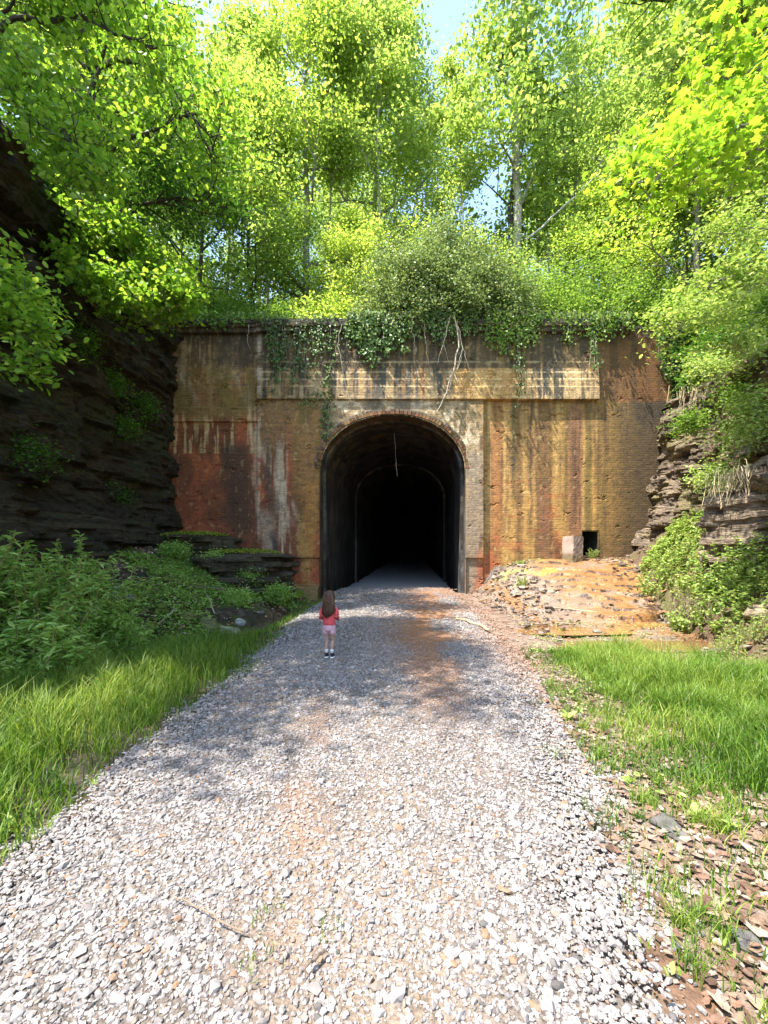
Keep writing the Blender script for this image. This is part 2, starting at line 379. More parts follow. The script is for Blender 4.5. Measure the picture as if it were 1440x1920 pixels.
# ------------------------------------------------------------------ the hill behind and beside the cutting
def zh(x, Y):
    x = np.asarray(x, float); Y = np.asarray(Y, float)
    r = 9.35+.50*np.maximum(Y-16, 0)
    l = 9.35+.45*np.maximum(-8-x, 0)
    rt = 6.6+.85*np.maximum(x-10.2, 0)
    z = np.where(Y > 15.9, r+.2*np.maximum(-8-x, 0)+.25*np.maximum(x-11, 0), np.where(x < 0, l, rt))
    return z+.6*(fbm(x*.3, Y*.3, 61)-.5)*ss(.3, 2.5, np.where(Y > 15.9, Y-15.9, np.where(x < 0, -7.6-x, x-10.2)))
def hill():
    xs = np.sort(np.concatenate([np.linspace(-60, 60, 200), [-7.75, 10.0]])); ys = np.sort(np.concatenate([np.linspace(-14, 90, 180), [15.75]]))
    X, Y = np.meshgrid(xs, ys, indexing='ij'); Z = zh(X, Y)
    cx = (X[:-1, :-1]+X[1:, 1:])/2; cy = (Y[:-1, :-1]+Y[1:, 1:])/2
    keep = ~((cx > -7.7) & (cx < 10.0) & (cy < 15.75))
    m = fbm(X*.8, Y*.8, 5)[..., None]; c = np.array([.11, .10, .05])*(1-m)+np.array([.10, .17, .03])*m
    mb = MB(); mb.add(np.stack([X, Y, Z], -1).reshape(-1, 3), gridfaces(*X.shape, keep), c.reshape(-1, 3))
    tag(mb.build('hill', M['ground'], smooth=True), 'wooded hillside above the tunnel', None, kind='structure')
hill()

# ------------------------------------------------------------------ cliffs
def strata(Y, z, seed, amp=1.0):
    zz = z+.10*fbm(Y*.5, z*.2, seed)+.06*Y*.15
    out = 0
    for th, a, bl in ((.62, .22, .7), (.27, .13, 1.3), (.11, .06, 2.6)):
        k = np.floor(zz/th); h = _h(k, k*0, seed)
        out = out+a*(vn(Y*bl+h*91, k*0, seed+3)*1.2+_h(k, np.floor(Y*bl*1.3+h*50+.6*vn(Y*3, z*2, seed)), seed+5)*1.1-.9)
    return amp*(out+.25*(fbm(Y*.35, z*.3, seed+8)-.5)*2+.05*(fbm(Y*6, z*9, seed+9)-.5))
def cliff(side, label, y0, y1, seed, base):
    ys = np.arange(y0, y1, .055); vs = np.linspace(0, 1, 190 if side < 0 else 170)
    Y, V = np.meshgrid(ys, vs, indexing='ij')
    if side < 0:
        zb = .3; zt = lin(Y, [-8, 2, 5, 15.6], [5, 6.5, 9.0, 9.55]); Z = zb+(zt-zb)*V
        X = xcl(Y)-.25+.75*ss(3.2, 1.2, Z)+strata(Y, Z, seed)*1.1+.35*ss(.86, .93, V)*np.sin(V*8)**2
        X = np.minimum(X, np.where(Y > 14.6, -7.2, 9)); top = zh(X*0-8.6, Y)
    else:
        zb = -.1; zt = lin(Y, [-8, 4, 9, 12, 15.6], [4.2, 5.6, 6.3, 6.7, 7.0]); Z = zb+(zt-zb)*V
        X = xcr(Y)+.25+(Z-.8)/6*1.25-strata(Y, Z, seed)*1.25-.55*np.exp(-((Z-3.1)/.5)**2)*ss(11.5, 9, Y)-.5*np.exp(-((Z-5.8)/.45)**2)*ss(13.5, 11, Y)
        top = Z
    # roll the last rows back onto the plateau
    k = ss(.97, 1, V); X = X+side*1.6*k
    n = fbm(Y*.8, Z*1.2, seed+30); n2 = fbm(Y*3, Z*8, seed+31)
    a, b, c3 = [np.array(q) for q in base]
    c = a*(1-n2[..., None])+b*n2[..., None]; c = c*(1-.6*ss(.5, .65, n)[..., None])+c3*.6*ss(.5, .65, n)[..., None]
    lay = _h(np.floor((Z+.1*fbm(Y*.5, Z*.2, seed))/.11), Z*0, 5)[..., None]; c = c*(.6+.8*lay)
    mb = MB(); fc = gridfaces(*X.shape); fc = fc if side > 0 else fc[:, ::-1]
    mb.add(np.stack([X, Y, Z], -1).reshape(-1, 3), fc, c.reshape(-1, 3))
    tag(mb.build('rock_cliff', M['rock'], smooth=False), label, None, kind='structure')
    return X, Y, Z
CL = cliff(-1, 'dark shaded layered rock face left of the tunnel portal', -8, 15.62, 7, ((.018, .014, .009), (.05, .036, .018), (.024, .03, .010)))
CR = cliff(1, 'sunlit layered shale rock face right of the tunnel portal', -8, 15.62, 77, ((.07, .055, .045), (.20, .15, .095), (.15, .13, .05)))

# rock shelf, orange with iron
def shelf():
    xs = np.arange(3.1, 8.9, .04); ys = np.arange(8.2, 15.42, .04)
    X, Y = np.meshgrid(xs, ys, indexing='ij')
    z = zg(X, Y)+.10*(fbm(X*.8, Y*.8, 15)-.4)
    ph = fbm(X*.45, Y*.7, 25)*3+.8*fbm(X*2.2, Y*3, 26); t = z/.16+ph; fr = t-np.floor(t); z2 = (np.floor(t)+ss(.82, 1, fr)-ph)*.16
    z = z*.62+z2*.38+.05*(fbm(X*3, Y*5, 6)-.5)+.02
    n_e = fbm(X*1.3, Y*1.3, 57)
    edge = np.minimum.reduce([ss(3.1, 3.9, X), ss(8.4, 9.2, Y+1.6*(n_e-.5)), 1-ss(xb(Y)-.2, xb(Y)+.5, X)]); z = z-.25*(1-edge)
    n = fbm(X*1.2, Y*1.6, 51); n2 = fbm(X*6, Y*9, 52)
    c = np.zeros(X.shape+(3,)); c[:] = (.26, .13, .05)
    def mix(mask, col):
        nonlocal c
        k = np.clip(mask, 0, 1)[..., None]; c = c*(1-k)+np.array(col)*k
    mix(ss(.45, .65, n2)*.7, (.19, .085, .03)); mix(ss(.72, .95, fr)*.4*ss(.4, .6, n2), (.13, .065, .03))
    mix(ss(.58, .68, n)*.6, (.20, .155, .12)); mix(ss(5.2, 4.3, X+.8*(n-.5))*.85, (.20, .155, .12)); mix(ss(.80, .84, fr)*ss(.45, .55, n2)*.9, (.03, .02, .015))
    mix(ss(14.2, 15.1, Y)*ss(8.2, 7.2, X)*.8, (.06, .05, .04)); mix(ss(.58, .66, fbm(X*2, Y*2, 53))*.6*(Y > 12.5), (.24, .24, .04))
    mb = MB(); mb.add(np.stack([X, Y, z], -1).reshape(-1, 3), gridfaces(*X.shape), c.reshape(-1, 3))
    tag(mb.build('rock_shelf', M['wetrock']), 'wet orange stained rock shelf in front of the right wall', None, kind='structure')
shelf()

def scree():
    rng = np.random.default_rng(33); mb = MB(); n = 3400; x = rng.uniform(2.9, 8.6, n); y = rng.uniform(6.6, 15.2, n)
    k = (rng.random(n) < np.clip(.9*ss(4.8, 3.6, x)+.3*np.exp(-((y-8.6)/.8)**2)+.7*ss(.58, .66, fbm(x*1.1, y*1.1, 34))+.4*ss(7.2, 8.2, x), 0, 1)) & (x < xb(y)+.8) & (x > xr(y)+.35) & ~((y > 6.9) & (y < 9.1) & (x < 6) & (fbm(x*2, y*2, 36) < .6)); x, y = x[k], y[k]; n = len(x)
    s = np.minimum(.033*np.exp(rng.normal(0, .55, n)), .13); pal = np.array([(.20, .155, .12), (.15, .11, .08), (.23, .13, .06), (.11, .085, .065), (.25, .205, .16)]); c = pal[rng.integers(0, 5, n)]*rng.uniform(.7, 1.15, (n, 1))
    stones(mb, x, y, zg(x, y)+s*.25+.03, s, c, rng, flat=.38); tag(mb.build('rubble', M['stone']), 'broken flat stones and chips strewn around the rock shelf', 'rubble', kind='stuff')
scree()

# water
def water(name, pts, z, label, col, seed):
    rng = np.random.default_rng(seed); mb = MB(); pts = np.array(pts); n = 60
    q = np.array([np.interp(np.arange(n)/n, np.arange(len(pts)+1)/len(pts), np.append(pts[:, k], pts[0, k])) for k in (0, 1)]).T
    c = q.mean(0); q = c+(q-c)*(1+.12*(rng.random((n, 1))-.5))
    v = np.concatenate([[np.append(c, z)], np.c_[q, np.full(n, z)]])
    mb.add(v, np.array([[0, 1+i, 1+(i+1) % n] for i in range(n)]))
    m, N, L, B = mat('water_'+str(seed)); B.inputs['Base Color'].default_value = (*col, 1); B.inputs['Roughness'].default_value = .06
    nz = node(N, 'ShaderNodeTexNoise'); nz.inputs['Scale'].default_value = 9; bp = node(N, 'ShaderNodeBump'); bp.inputs['Strength'].default_value = .15; bp.inputs['Distance'].default_value = .02
    tc = node(N, 'ShaderNodeTexCoord'); L.new(tc.outputs['Object'], nz.inputs['Vector']); L.new(nz.outputs['Fac'], bp.inputs['Height']); L.new(bp.outputs[0], B.inputs['Normal'])
    tag(mb.build('water', m), label, None, kind='structure')
water('water', [(2.9, 7.5), (3.6, 7.9), (4.6, 8.0), (6.0, 7.9), (6.6, 7.3), (5.6, 7.0), (4.2, 7.15), (3.2, 7.2)], -.120, 'muddy pool behind the right grass', (.17, .095, .045), 1)
water('water', [(2.5, 8.7), (3.1, 9.2), (4.3, 9.3), (5.3, 9.0), (4.8, 8.4), (3.6, 8.3), (2.8, 8.4)], -.095, 'shallow orange pool at the foot of the rock shelf', (.22, .115, .045), 2)
water('water', [(-2.15, 14.9), (-2.1, 12), (-2.3, 10), (-2.7, 8.7), (-3.3, 7.9), (-3.9, 7.6), (-4.0, 8.1), (-3.3, 9.0), (-2.9, 10.3), (-2.8, 12.5), (-2.9, 14.9)], -.20, 'dark ditch water left of the road', (.10, .075, .045), 3)

# ------------------------------------------------------------------ tunnel portal
AX = .31; AW = 2.62; SPR = 4.35; AH = 2.05           # centre, half width, springing height, rise of the arch
def arch_pts(n, dr=0.0, base=-.35):
    th = np.linspace(PI, 0, n)
    x = (AW+dr)*np.sign(np.cos(th))*np.abs(np.cos(th))**.92; z = SPR+(AH+dr)*np.sin(th)**.96
    jz = np.linspace(base, SPR, 30)[:-1]
    x = np.concatenate([np.full(29, -(AW+dr)), x, np.full(29, AW+dr)]); z = np.concatenate([jz, z, jz[::-1]])
    return x, z
def inside_arch(x, z, dr=0.0):
    u = np.abs((x-AX)/(AW+dr)); zz = (z-SPR)/(AH+dr)
    return (u < 1) & ((zz < 0) | (u**2.1+np.maximum(zz, 0)**2.05 < 1))
def build_portal():
    root = empty('tunnel_portal', (AX, YP, 0), 'tall weathered brick tunnel portal streaked red, ochre and cream with a dark arched opening', 'tunnel portal')
    off = np.array([AX, YP, 0])
    dx = .035; xs = np.arange(-8.35, 10.42, dx); zs = np.arange(-.45, 9.62, dx)
    X, Z = np.meshgrid(xs, zs, indexing='ij'); px = 720+52*X; py = HOR-52*(Z-CH)
    W = fbm(X*.9, Z*.6, 3)-.5; w2 = fbm(X*4, Z*1.2, 4)-.5; fine = fbm(X*14, Z*14, 5)-.5
    drip = fbm(X*5, Z*.45, 6); drip2 = fbm(X*11, Z*.8, 7); bx = fbm(X*1.5, Z*4, 8)
    c = np.zeros(X.shape+(3,)); c[:] = (.20, .12, .055)
    def mix(mask, col):
        nonlocal c
        k = np.clip(mask, 0, 1)[..., None]; c = c*(1-k)+np.array(col)*k
    def band(x0, x1, y0, y1, sx=5, sy=8, wx=14, wy=18):
        x = px+wx*w2+wx*.7*W; y = py+wy*(drip-.5)*2
        return ss(x0-sx, x0+sx, x)*(1-ss(x1-sx, x1+sx, x))*ss(y0-sy, y0+sy, y)*(1-ss(y1-sy, y1+sy, y))
    OC = (.29, .185, .062); OL = (.38, .26, .095); RED = (.36, .105, .045); BR = (.085, .05, .026); BK = (.03, .025, .02)
    GR = (.24, .215, .18); PALE = (.55, .50, .44); CR = (.56, .47, .29); OLV = (.13, .115, .03); PUR = (.20, .10, .075)
    # right lower wall
    mix((px > 872)*(py > 748)*1., OC)
    for x0, x1, y0, y1, col, k in ((872, 900, 790, 1130, GR, .55), (905, 922, 750, 1110, OC, .7), (918, 943, 800, 1110, (.30, .125, .05), .5), (942, 968, 750, 1060, OL, .7),
        (966, 978, 760, 1060, BR, .55), (978, 1004, 750, 1060, OL, .85), (1004, 1036, 750, 1050, BR, .6), (1010, 1030, 900, 1060, PUR, .5), (1036, 1056, 750, 1010, OL, .8), (1036, 1066, 1000, 1060, RED, .6), (1056, 1066, 750, 1060, OC, .6),
        (1066, 1094, 750, 1060, PUR, .6), (1070, 1082, 790, 980, BR, .5), (1092, 1100, 750, 1060, OL, .8), (1098, 1112, 750, 1060, OLV, .8), (1111, 1118, 750, 1060, OL, .8), (1116, 1140, 750, 1080, (.17, .13, .04), .6), (1040, 1130, 1010, 1080, BK, .55)):
        mix(band(x0, x1, y0, y1, 3, 14, 9, 20)*k, col)
    mix((px > 905)*(py > 750)*ss(.55, .7, drip2)*.45, BR); mix((px > 905)*(px < 1070)*(py > 900)*ss(.60, .7, bx)*.35, RED)
    mix(ss(1105, 1175, px+14*w2)*(py > 748)*.86, (.085, .065, .022)); mix(ss(1150, 1215, px+10*w2)*(py > 748)*.6, BK); mix(ss(1040, 1130, px)*ss(960, 1060, py)*.35, BK)
    for k in range(52):                               # narrow drips of every length
        q = np.random.default_rng(500+k); x0 = q.uniform(908, 1180); w_ = q.uniform(1.2, 4.5); y1 = q.uniform(820, 1060)
        mix(np.exp(-((px-x0-4*W)/w_)**2)*(py > 750)*(1-ss(y1-90, y1, py))*q.uniform(.4, .85)*ss(.3, .5, fbm(X*8, Z*1.5, 500+k)), [BK, BR, (.46, .36, .16), OLV, (.16, .08, .03)][k % 5])
    # right end above
    mix(band(1112, 1270, 600, 752, 6, 3, 6, 6)*.95, (.22, .10, .02)); mix(band(1112, 1270, 600, 752, 6, 3, 6, 6)*ss(.48, .62, drip)*.8, (.10, .05, .015)); mix(band(1190, 1270, 590, 790)*.6, BK)
    mix(band(1115, 1185, 660, 752, 3, 4, 6, 20)*ss(.55, .65, drip2)*.8, (.42, .24, .05))
    # upper band over the whole middle
    mid = ss(482, 486, px)*(1-ss(1118, 1126, px))
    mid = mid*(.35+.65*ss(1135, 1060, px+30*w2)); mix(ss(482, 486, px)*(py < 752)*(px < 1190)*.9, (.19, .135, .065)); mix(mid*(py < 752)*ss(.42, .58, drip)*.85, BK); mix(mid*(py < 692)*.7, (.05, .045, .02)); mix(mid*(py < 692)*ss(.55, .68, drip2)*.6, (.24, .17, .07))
    lo = mid*(py > 694)*(py < 752)
    mix(lo*.55*ss(.3, .6, fbm(X*1.3, Z*2, 83)), CR); mix(lo*(px < 860)*.5, (.32, .27, .18)); mix(lo*ss(.46, .53, drip+.25*(drip2-.5))*.9, (.045, .05, .045)); mix(lo*(px > 960)*ss(.52, .6, drip2)*.9, (.60, .52, .36)); mix(lo*(px > 850)*(px < 970)*.55, (.48, .33, .12)); mix(lo*ss(.55, .62, drip2)*.5, (.42, .25, .08))
    for y in (681, 700, 714, 727, 747): mix(mid*np.exp(-((py-y)/1.6)**2)*ss(.4, .55, fbm(X*2.5, Z*0+y, 33))*.5, (.62, .55, .38))
    # spandrels over the arch
    sp = band(606, 900, 751, 900, 10, 2, 22, 3)
    mix(sp*.9, (.34, .29, .20)); mix(sp*ss(.5, .6, fbm(X*5, Z*5, 40))*.8, (.60, .56, .48)); mix(sp*ss(.52, .62, fbm(X*3.5, Z*3, 41))*.8, (.13, .11, .05)); mix(band(690, 810, 750, 790)*ss(.4, .6, drip)*.6, (.16, .15, .14))
    mix(band(872, 904, 850, 1120, 3, 5, 8, 5)*.8, (.22, .20, .175)); mix(band(898, 906, 800, 1110, 2)*ss(.5, .6, bx)*.8, BR); mix(band(890, 930, 1040, 1120)*.6, RED)
    # left wall, upper
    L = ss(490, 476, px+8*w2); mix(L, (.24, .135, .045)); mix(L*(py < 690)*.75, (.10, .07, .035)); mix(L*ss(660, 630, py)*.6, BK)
    mix(L*ss(.5, .62, fbm(X*4, Z*2, 42))*.5, (.33, .25, .13)); mix(L*(py > 690)*(py < 792)*ss(.45, .6, drip)*.6, (.17, .15, .04)); mix(L*(py > 760)*(py < 792)*.6, (.24, .17, .06))
    mix(L*(py < 700)*ss(.53, .6, drip2)*.65, (.36, .26, .13)); mix(L*band(410, 500, 615, 690)*.6, BK)
    # left wall, lower: red brick
    lw = (px < 602)*(py > 786)*1.; lw = ss(776, 800, py+46*(drip-.5)+30*(drip2-.5))*(px < 602); mix(lw*.93, RED); mix(lw*ss(.45, .62, fbm(X*1.2, Z*.7, 43))*.65, BR); mix(lw*(px < 440)*(py > 900)*.35, (.16, .05, .025))
    mix(lw*(py < 850)*ss(.53, .60, drip2)*(px < 485)*.85, CR); mix((px < 500)*np.exp(-((py-790)/2.0)**2)*ss(.45, .6, fbm(X*3, X*0, 64))*.5, CR)
    sh = .16*np.maximum(py-790, 0)
    def sband(x0, x1, y0, y1, s=.0, sx=5): # slanting streak
        x = px-s*(py-y0)+16*w2+10*W; return ss(x0-sx, x0+sx, x)*(1-ss(x1-sx, x1+sx, x))*ss(y0-15, y0+15, py)*(1-ss(y1-25, y1+25, py))
    mix(sband(415, 470, 830, 1010, .05, 14)*.85, (.045, .035, .025)); mix(sband(360, 376, 800, 930, .1)*.3, BR); mix(sband(455, 470, 860, 1000, .2)*.6, BR)
    mix(sband(472, 480, 790, 1010, .05, 3)*.45*ss(.35, .55, drip), PALE); mix(sband(490, 514, 960, 1110, .1, 8)*.65, (.40, .37, .34)); mix(sband(508, 522, 1000, 1060, .1, 3)*.9, (.05, .045, .05))
    mix(sband(494, 532, 800, 960, .06, 9)*ss(.4, .56, drip)*.8, (.10, .085, .085)); mix(sband(520, 540, 830, 1110, .02, 5)*ss(.42, .56, drip2)*.75, PALE)
    for xx, yy, ll, kk in ((312, 640, 110, .5), (330, 660, 120, .3), (372, 650, 60, .4), (436, 690, 120, .35), (452, 700, 110, .3), (476, 800, 150, .7), (500, 830, 170, .6), (515, 900, 100, .5)):  # sunbeams slanting across the left wall, painted pale into its colour
        mix(np.exp(-((px-xx-.42*(py-yy)+10*W)/5)**2)*ss(yy-10, yy+20, py)*(1-ss(yy+ll-40, yy+ll, py))*ss(.35, .55, drip2)*kk, PALE)
    mix(ss(478, 496, px+12*w2)*(px < 602)*(py > 752)*ss(880, 800, py+40*(drip-.5))*.8, (.24, .16, .075)); mix(sband(484, 492, 620, 1000, .0, 2)*ss(.3, .5, bx)*.8, (.45, .42, .37))
    mix(sband(548, 602, 752, 930, .02, 7)*.85, (.26, .165, .06)); mix(sband(556, 600, 752, 1010, .0, 7)*ss(.45, .6, drip)*.7, (.16, .12, .04)); mix(sband(574, 602, 900, 1060, -.05, 7)*.75, (.36, .21, .055)); mix(sband(555, 572, 970, 1110, .1, 4)*.6, OL)
    mix(sband(558, 592, 752, 800, 0, 4)*ss(.4, .6, drip2)*.7, OLV); mix(band(545, 602, 1094, 1130, 4, 3, 2, 2)*.9, (.24, .17, .07))
    mix(ss(.62, .72, fbm(X*7, Z*7, 44))*.35, BK); mix((px < 1100)*ss(.70, .76, fbm(X*9, Z*5, 45))*.3, CR)
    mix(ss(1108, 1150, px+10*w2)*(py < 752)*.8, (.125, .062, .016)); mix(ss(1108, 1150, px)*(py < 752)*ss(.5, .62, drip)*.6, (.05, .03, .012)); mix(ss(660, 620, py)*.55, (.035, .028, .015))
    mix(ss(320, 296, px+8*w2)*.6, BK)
    c = c*(1+.5*fine[..., None])*np.array([1.02, .86, .66])
    # relief: the middle stands proud, its stepped courses stand prouder
    D = .03*W+.012*fine
    D = D-.10*(mid > .3)*(py < 1046)*(1-(px > 905)*(py > 752))
    for y, d in ((752, .10), (727, -.022), (714, -.022), (700, -.022), (681, -.022)): D = D-d*(mid > .3)*(py < y)
    D = D-.05*(px < 484)*(py < 792)*(py > 765)-.03*(px < 484)*(py < 792)
    D = D-.14*(py < 628)*(px < 1180)-.06*(py < 618)*(px < 1180)
    D = D-.06*((px > 872) & (px < 905) & (py > 760))-.05*((px > 545) & (px < 602) & (py > 1096))
    D = D+.04*ss(.74, .77, fbm(X*2.6, Z*5, 60))*(fbm(X*14, Z*30, 61) > .5)
    hole = inside_arch(X, Z, .0)
    op = (px > 1092) & (px < 1122) & (py > 995) & (py < 1042)
    ch = (hole | op); fm = ~(ch[:-1, :-1] & ch[1:, 1:] & ch[1:, :-1] & ch[:-1, 1:])
    # keep the rightmost upper corner irregular
    v = np.stack([X, YP+D, Z], -1)-off
    m, N, Lk, B = mat('portal_brick')
    a = node(N, 'ShaderNodeVertexColor', layer_name='Col'); tc = node(N, 'ShaderNodeTexCoord'); sx = node(N, 'ShaderNodeSeparateXYZ'); cb = node(N, 'ShaderNodeCombineXYZ')
    Lk.new(tc.outputs['Object'], sx.inputs[0]); Lk.new(sx.outputs[0], cb.inputs[0]); Lk.new(sx.outputs[2], cb.inputs[1])
    bt = node(N, 'ShaderNodeTexBrick'); bt.inputs['Scale'].default_value = 1; bt.inputs['Brick Width'].default_value = .23; bt.inputs['Row Height'].default_value = .082; bt.inputs['Mortar Size'].default_value = .009
    bt.inputs['Mortar Smooth'].default_value = .3; bt.inputs['Color1'].default_value = (.78, .78, .78, 1); bt.inputs['Color2'].default_value = (1.16, 1.16, 1.16, 1); bt.inputs['Mortar'].default_value = (1.15, 1.12, 1.05, 1); bt.inputs['Bias'].default_value = 0
    nz = node(N, 'ShaderNodeTexNoise'); nz.inputs['Scale'].default_value = 2; wv = node(N, 'ShaderNodeVectorMath', operation='SCALE'); wv.inputs['Scale'].default_value = .02
    Lk.new(tc.outputs['Object'], nz.inputs['Vector']); Lk.new(nz.outputs['Color'], wv.inputs[0]); av = node(N, 'ShaderNodeVectorMath', operation='ADD'); Lk.new(cb.outputs[0], av.inputs[0]); Lk.new(wv.outputs[0], av.inputs[1])
    Lk.new(av.outputs[0], bt.inputs['Vector'])
    mu = node(N, 'ShaderNodeVectorMath', operation='MULTIPLY'); Lk.new(a.outputs['Color'], mu.inputs[0]); Lk.new(bt.outputs['Color'], mu.inputs[1])
    n3 = node(N, 'ShaderNodeTexNoise'); n3.inputs['Scale'].default_value = 25; n3.inputs['Detail'].default_value = 5; Lk.new(tc.outputs['Object'], n3.inputs['Vector'])
    mr = node(N, 'ShaderNodeMapRange'); mr.inputs['From Min'].default_value = .3; mr.inputs['From Max'].default_value = .7; mr.inputs['To Min'].default_value = .78; mr.inputs['To Max'].default_value = 1.22; Lk.new(n3.outputs['Fac'], mr.inputs['Value'])
    m2 = node(N, 'ShaderNodeVectorMath', operation='SCALE'); Lk.new(mu.outputs[0], m2.inputs[0]); Lk.new(mr.outputs[0], m2.inputs['Scale']); Lk.new(m2.outputs[0], B.inputs['Base Color'])
    B.inputs['Roughness'].default_value = .75
    b1 = node(N, 'ShaderNodeBump'); b1.inputs['Strength'].default_value = .7; b1.inputs['Distance'].default_value = .02; b1.invert = True; Lk.new(bt.outputs['Fac'], b1.inputs['Height'])
    b2 = node(N, 'ShaderNodeBump'); b2.inputs['Strength'].default_value = .7; b2.inputs['Distance'].default_value = .02; Lk.new(n3.outputs['Fac'], b2.inputs['Height']); Lk.new(b1.outputs[0], b2.inputs['Normal']); Lk.new(b2.outputs[0], B.inputs['Normal'])
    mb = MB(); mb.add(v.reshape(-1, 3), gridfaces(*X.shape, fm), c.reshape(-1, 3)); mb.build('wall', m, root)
    # coping that caps the wall and gives it thickness
    mb = MB()
    for x0, x1, z0, z1, y0, y1 in ((-8.35, 8.9, 9.60, 9.74, -.28, 1.0), (8.9, 10.35, 9.50, 9.60, -.03, 1.0)):
        n = 70; xs_ = np.linspace(x0, x1, n); zj = .05*(fbm(xs_*3, xs_*0, 12)-.5)
        prof = np.array([[y0, z0], [y0, z1], [y1, z1], [y1, z0]])
        vv = np.stack([np.repeat(xs_[:, None], 4, 1), np.tile(YP+prof[:, 0], (n, 1)), prof[None, :, 1]+zj[:, None]], -1)-off
        i = np.arange(n-1)[:, None]*4+np.arange(4)[None]; j = np.arange(n-1)[:, None]*4+(np.arange(4)[None]+1) % 4
        mb.add(vv.reshape(-1, 3), [np.stack([i, i+4, j+4, j], -1).reshape(-1, 4), np.array([[0, 1, 2, 3]]), np.array([[3, 2, 1, 0]])+(n-1)*4], (.07, .06, .045))
    mb.build('coping', M['rock'], root)
    # arch ring: separate brick voussoirs set a little proud
    rng = np.random.default_rng(2); mb = MB()
    for dr0, dr1, y0, tone in ((0, .11, -.16, (.22, .115, .045)), (.11, .20, -.145, (.20, .155, .10))):
        th = np.linspace(PI*.985, PI*.015, 62)
        for k in range(61):
            a0, a1 = th[k], th[k+1]-.004*(-1)
            def pt(t, dr): return np.array([(AW+dr)*np.sign(math.cos(t))*abs(math.cos(t))**.92, 0, SPR+(AH+dr)*math.sin(t)**.96])
            e = .012; q = [pt(a0-e*.3, dr0+.004), pt(a1+e*.3, dr0+.004), pt(a1+e*.3, dr1-.006), pt(a0-e*.3, dr1-.006)]
            yy = y0+rng.normal(0, .008); v8 = np.array([p+np.array([0, yy, 0]) for p in q]+[p+np.array([0, .2, 0]) for p in q])
            f = np.array([[0, 1, 2, 3], [4, 7, 6, 5], [0, 4, 5, 1], [1, 5, 6, 2], [2, 6, 7, 3], [3, 7, 4, 0]])
            mb.add(v8, f, np.array(tone)*rng.uniform(.4, 1.2)*(1, rng.uniform(.8, 1.1), 1))
    mb.build('arch_ring', M['stone'], root)
    # lining of the bore: profile swept along the slightly skewed axis, ring by ring
    dy = np.concatenate([[0, .02, .3, .55, .56], np.arange(.8, 8.4, .2), [8.4, 8.42], np.arange(9, 46, 1.5)])
    sx_, sz_ = arch_pts(90); P_, Dm = np.meshgrid(np.arange(len(sx_)), dy, indexing='ij')
    inset = np.where(Dm > .555, .10, 0)+np.where(Dm > 8.41, .10, 0)+.03*(fbm(P_*.4, Dm*1.2, 70)-.5)*(Dm > .03)
    X2 = sx_[P_]*(1-inset/AW)+Dm*SK; Z2 = np.where(sz_[P_] > SPR, SPR+(sz_[P_]-SPR)*(1-inset/AH), sz_[P_]); Y2 = np.where(Dm == 0, -.14, Dm)
    n = fbm(P_*.5, Dm*.7, 71); st = fbm(P_*.15, Dm*5, 72)
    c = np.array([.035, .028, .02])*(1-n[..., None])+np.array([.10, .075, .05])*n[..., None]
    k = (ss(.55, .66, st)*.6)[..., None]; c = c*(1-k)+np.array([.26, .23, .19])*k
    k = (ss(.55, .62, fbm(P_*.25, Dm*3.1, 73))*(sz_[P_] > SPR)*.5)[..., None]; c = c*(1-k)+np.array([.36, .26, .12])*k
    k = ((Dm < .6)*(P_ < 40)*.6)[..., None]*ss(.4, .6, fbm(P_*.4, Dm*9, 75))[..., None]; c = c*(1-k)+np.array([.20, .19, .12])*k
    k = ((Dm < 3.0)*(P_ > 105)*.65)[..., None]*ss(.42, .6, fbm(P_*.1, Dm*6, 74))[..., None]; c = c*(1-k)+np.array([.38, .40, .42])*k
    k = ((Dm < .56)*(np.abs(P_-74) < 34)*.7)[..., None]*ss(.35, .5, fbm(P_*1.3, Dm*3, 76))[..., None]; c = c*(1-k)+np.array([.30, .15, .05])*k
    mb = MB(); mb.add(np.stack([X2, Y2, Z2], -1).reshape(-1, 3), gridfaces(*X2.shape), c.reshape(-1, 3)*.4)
    nb = len(dy)-1; end = np.stack([sx_+dy[-1]*SK, np.full(len(sx_), dy[-1]), sz_], -1); mb.add(end, [np.arange(len(sx_))[None]], (.01, .01, .01))  # near-black sheet closing the bore, stands in for the darkness at its end
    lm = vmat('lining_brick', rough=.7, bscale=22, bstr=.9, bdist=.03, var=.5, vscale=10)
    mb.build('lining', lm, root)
    mb = MB(); xx = AW+.1
    mb.add([(-xx, 0, -.32), (xx, 0, -.32), (xx+46*SK, 46, -.32), (-xx+46*SK, 46, -.32)], np.array([[0, 1, 2, 3]]), (.05, .045, .04)); mb.build('tunnel_floor', M['ground'], root)
    # recess box behind the drain opening
    mb = MB(); x0 = (1092-720)/52-AX-.02; x1 = (1122-720)/52-AX+.02; z0 = CH+(HOR-1044)/52; z1 = CH+(HOR-995)/52+.02
    b = np.array([(x0, -.02, z0), (x1, -.02, z0), (x1, -.02, z1), (x0, -.02, z1), (x0, 1.2, z0), (x1, 1.2, z0), (x1, 1.2, z1), (x0, 1.2, z1)])
    mb.add(b, np.array([[4, 5, 6, 7], [0, 4, 7, 3], [1, 2, 6, 5], [3, 7, 6, 2], [0, 1, 5, 4]]), (.03, .028, .022)); mb.build('drain_opening', M['ground'], root)
    # thin dangling root at the crown of the arch
    mb = MB(); a = P(739, 812, YP+.3)-off; pts = wander(a, P(745, 893, YP+.3)-off, 9, .03, rng); tube(mb, pts, .005, 4, (.16, .15, .12)); mb.build('hanging_root', M['straw'], root)
    # footing block at the left jamb
    mb = MB(); f0 = P(548, 1094, YP-.45)
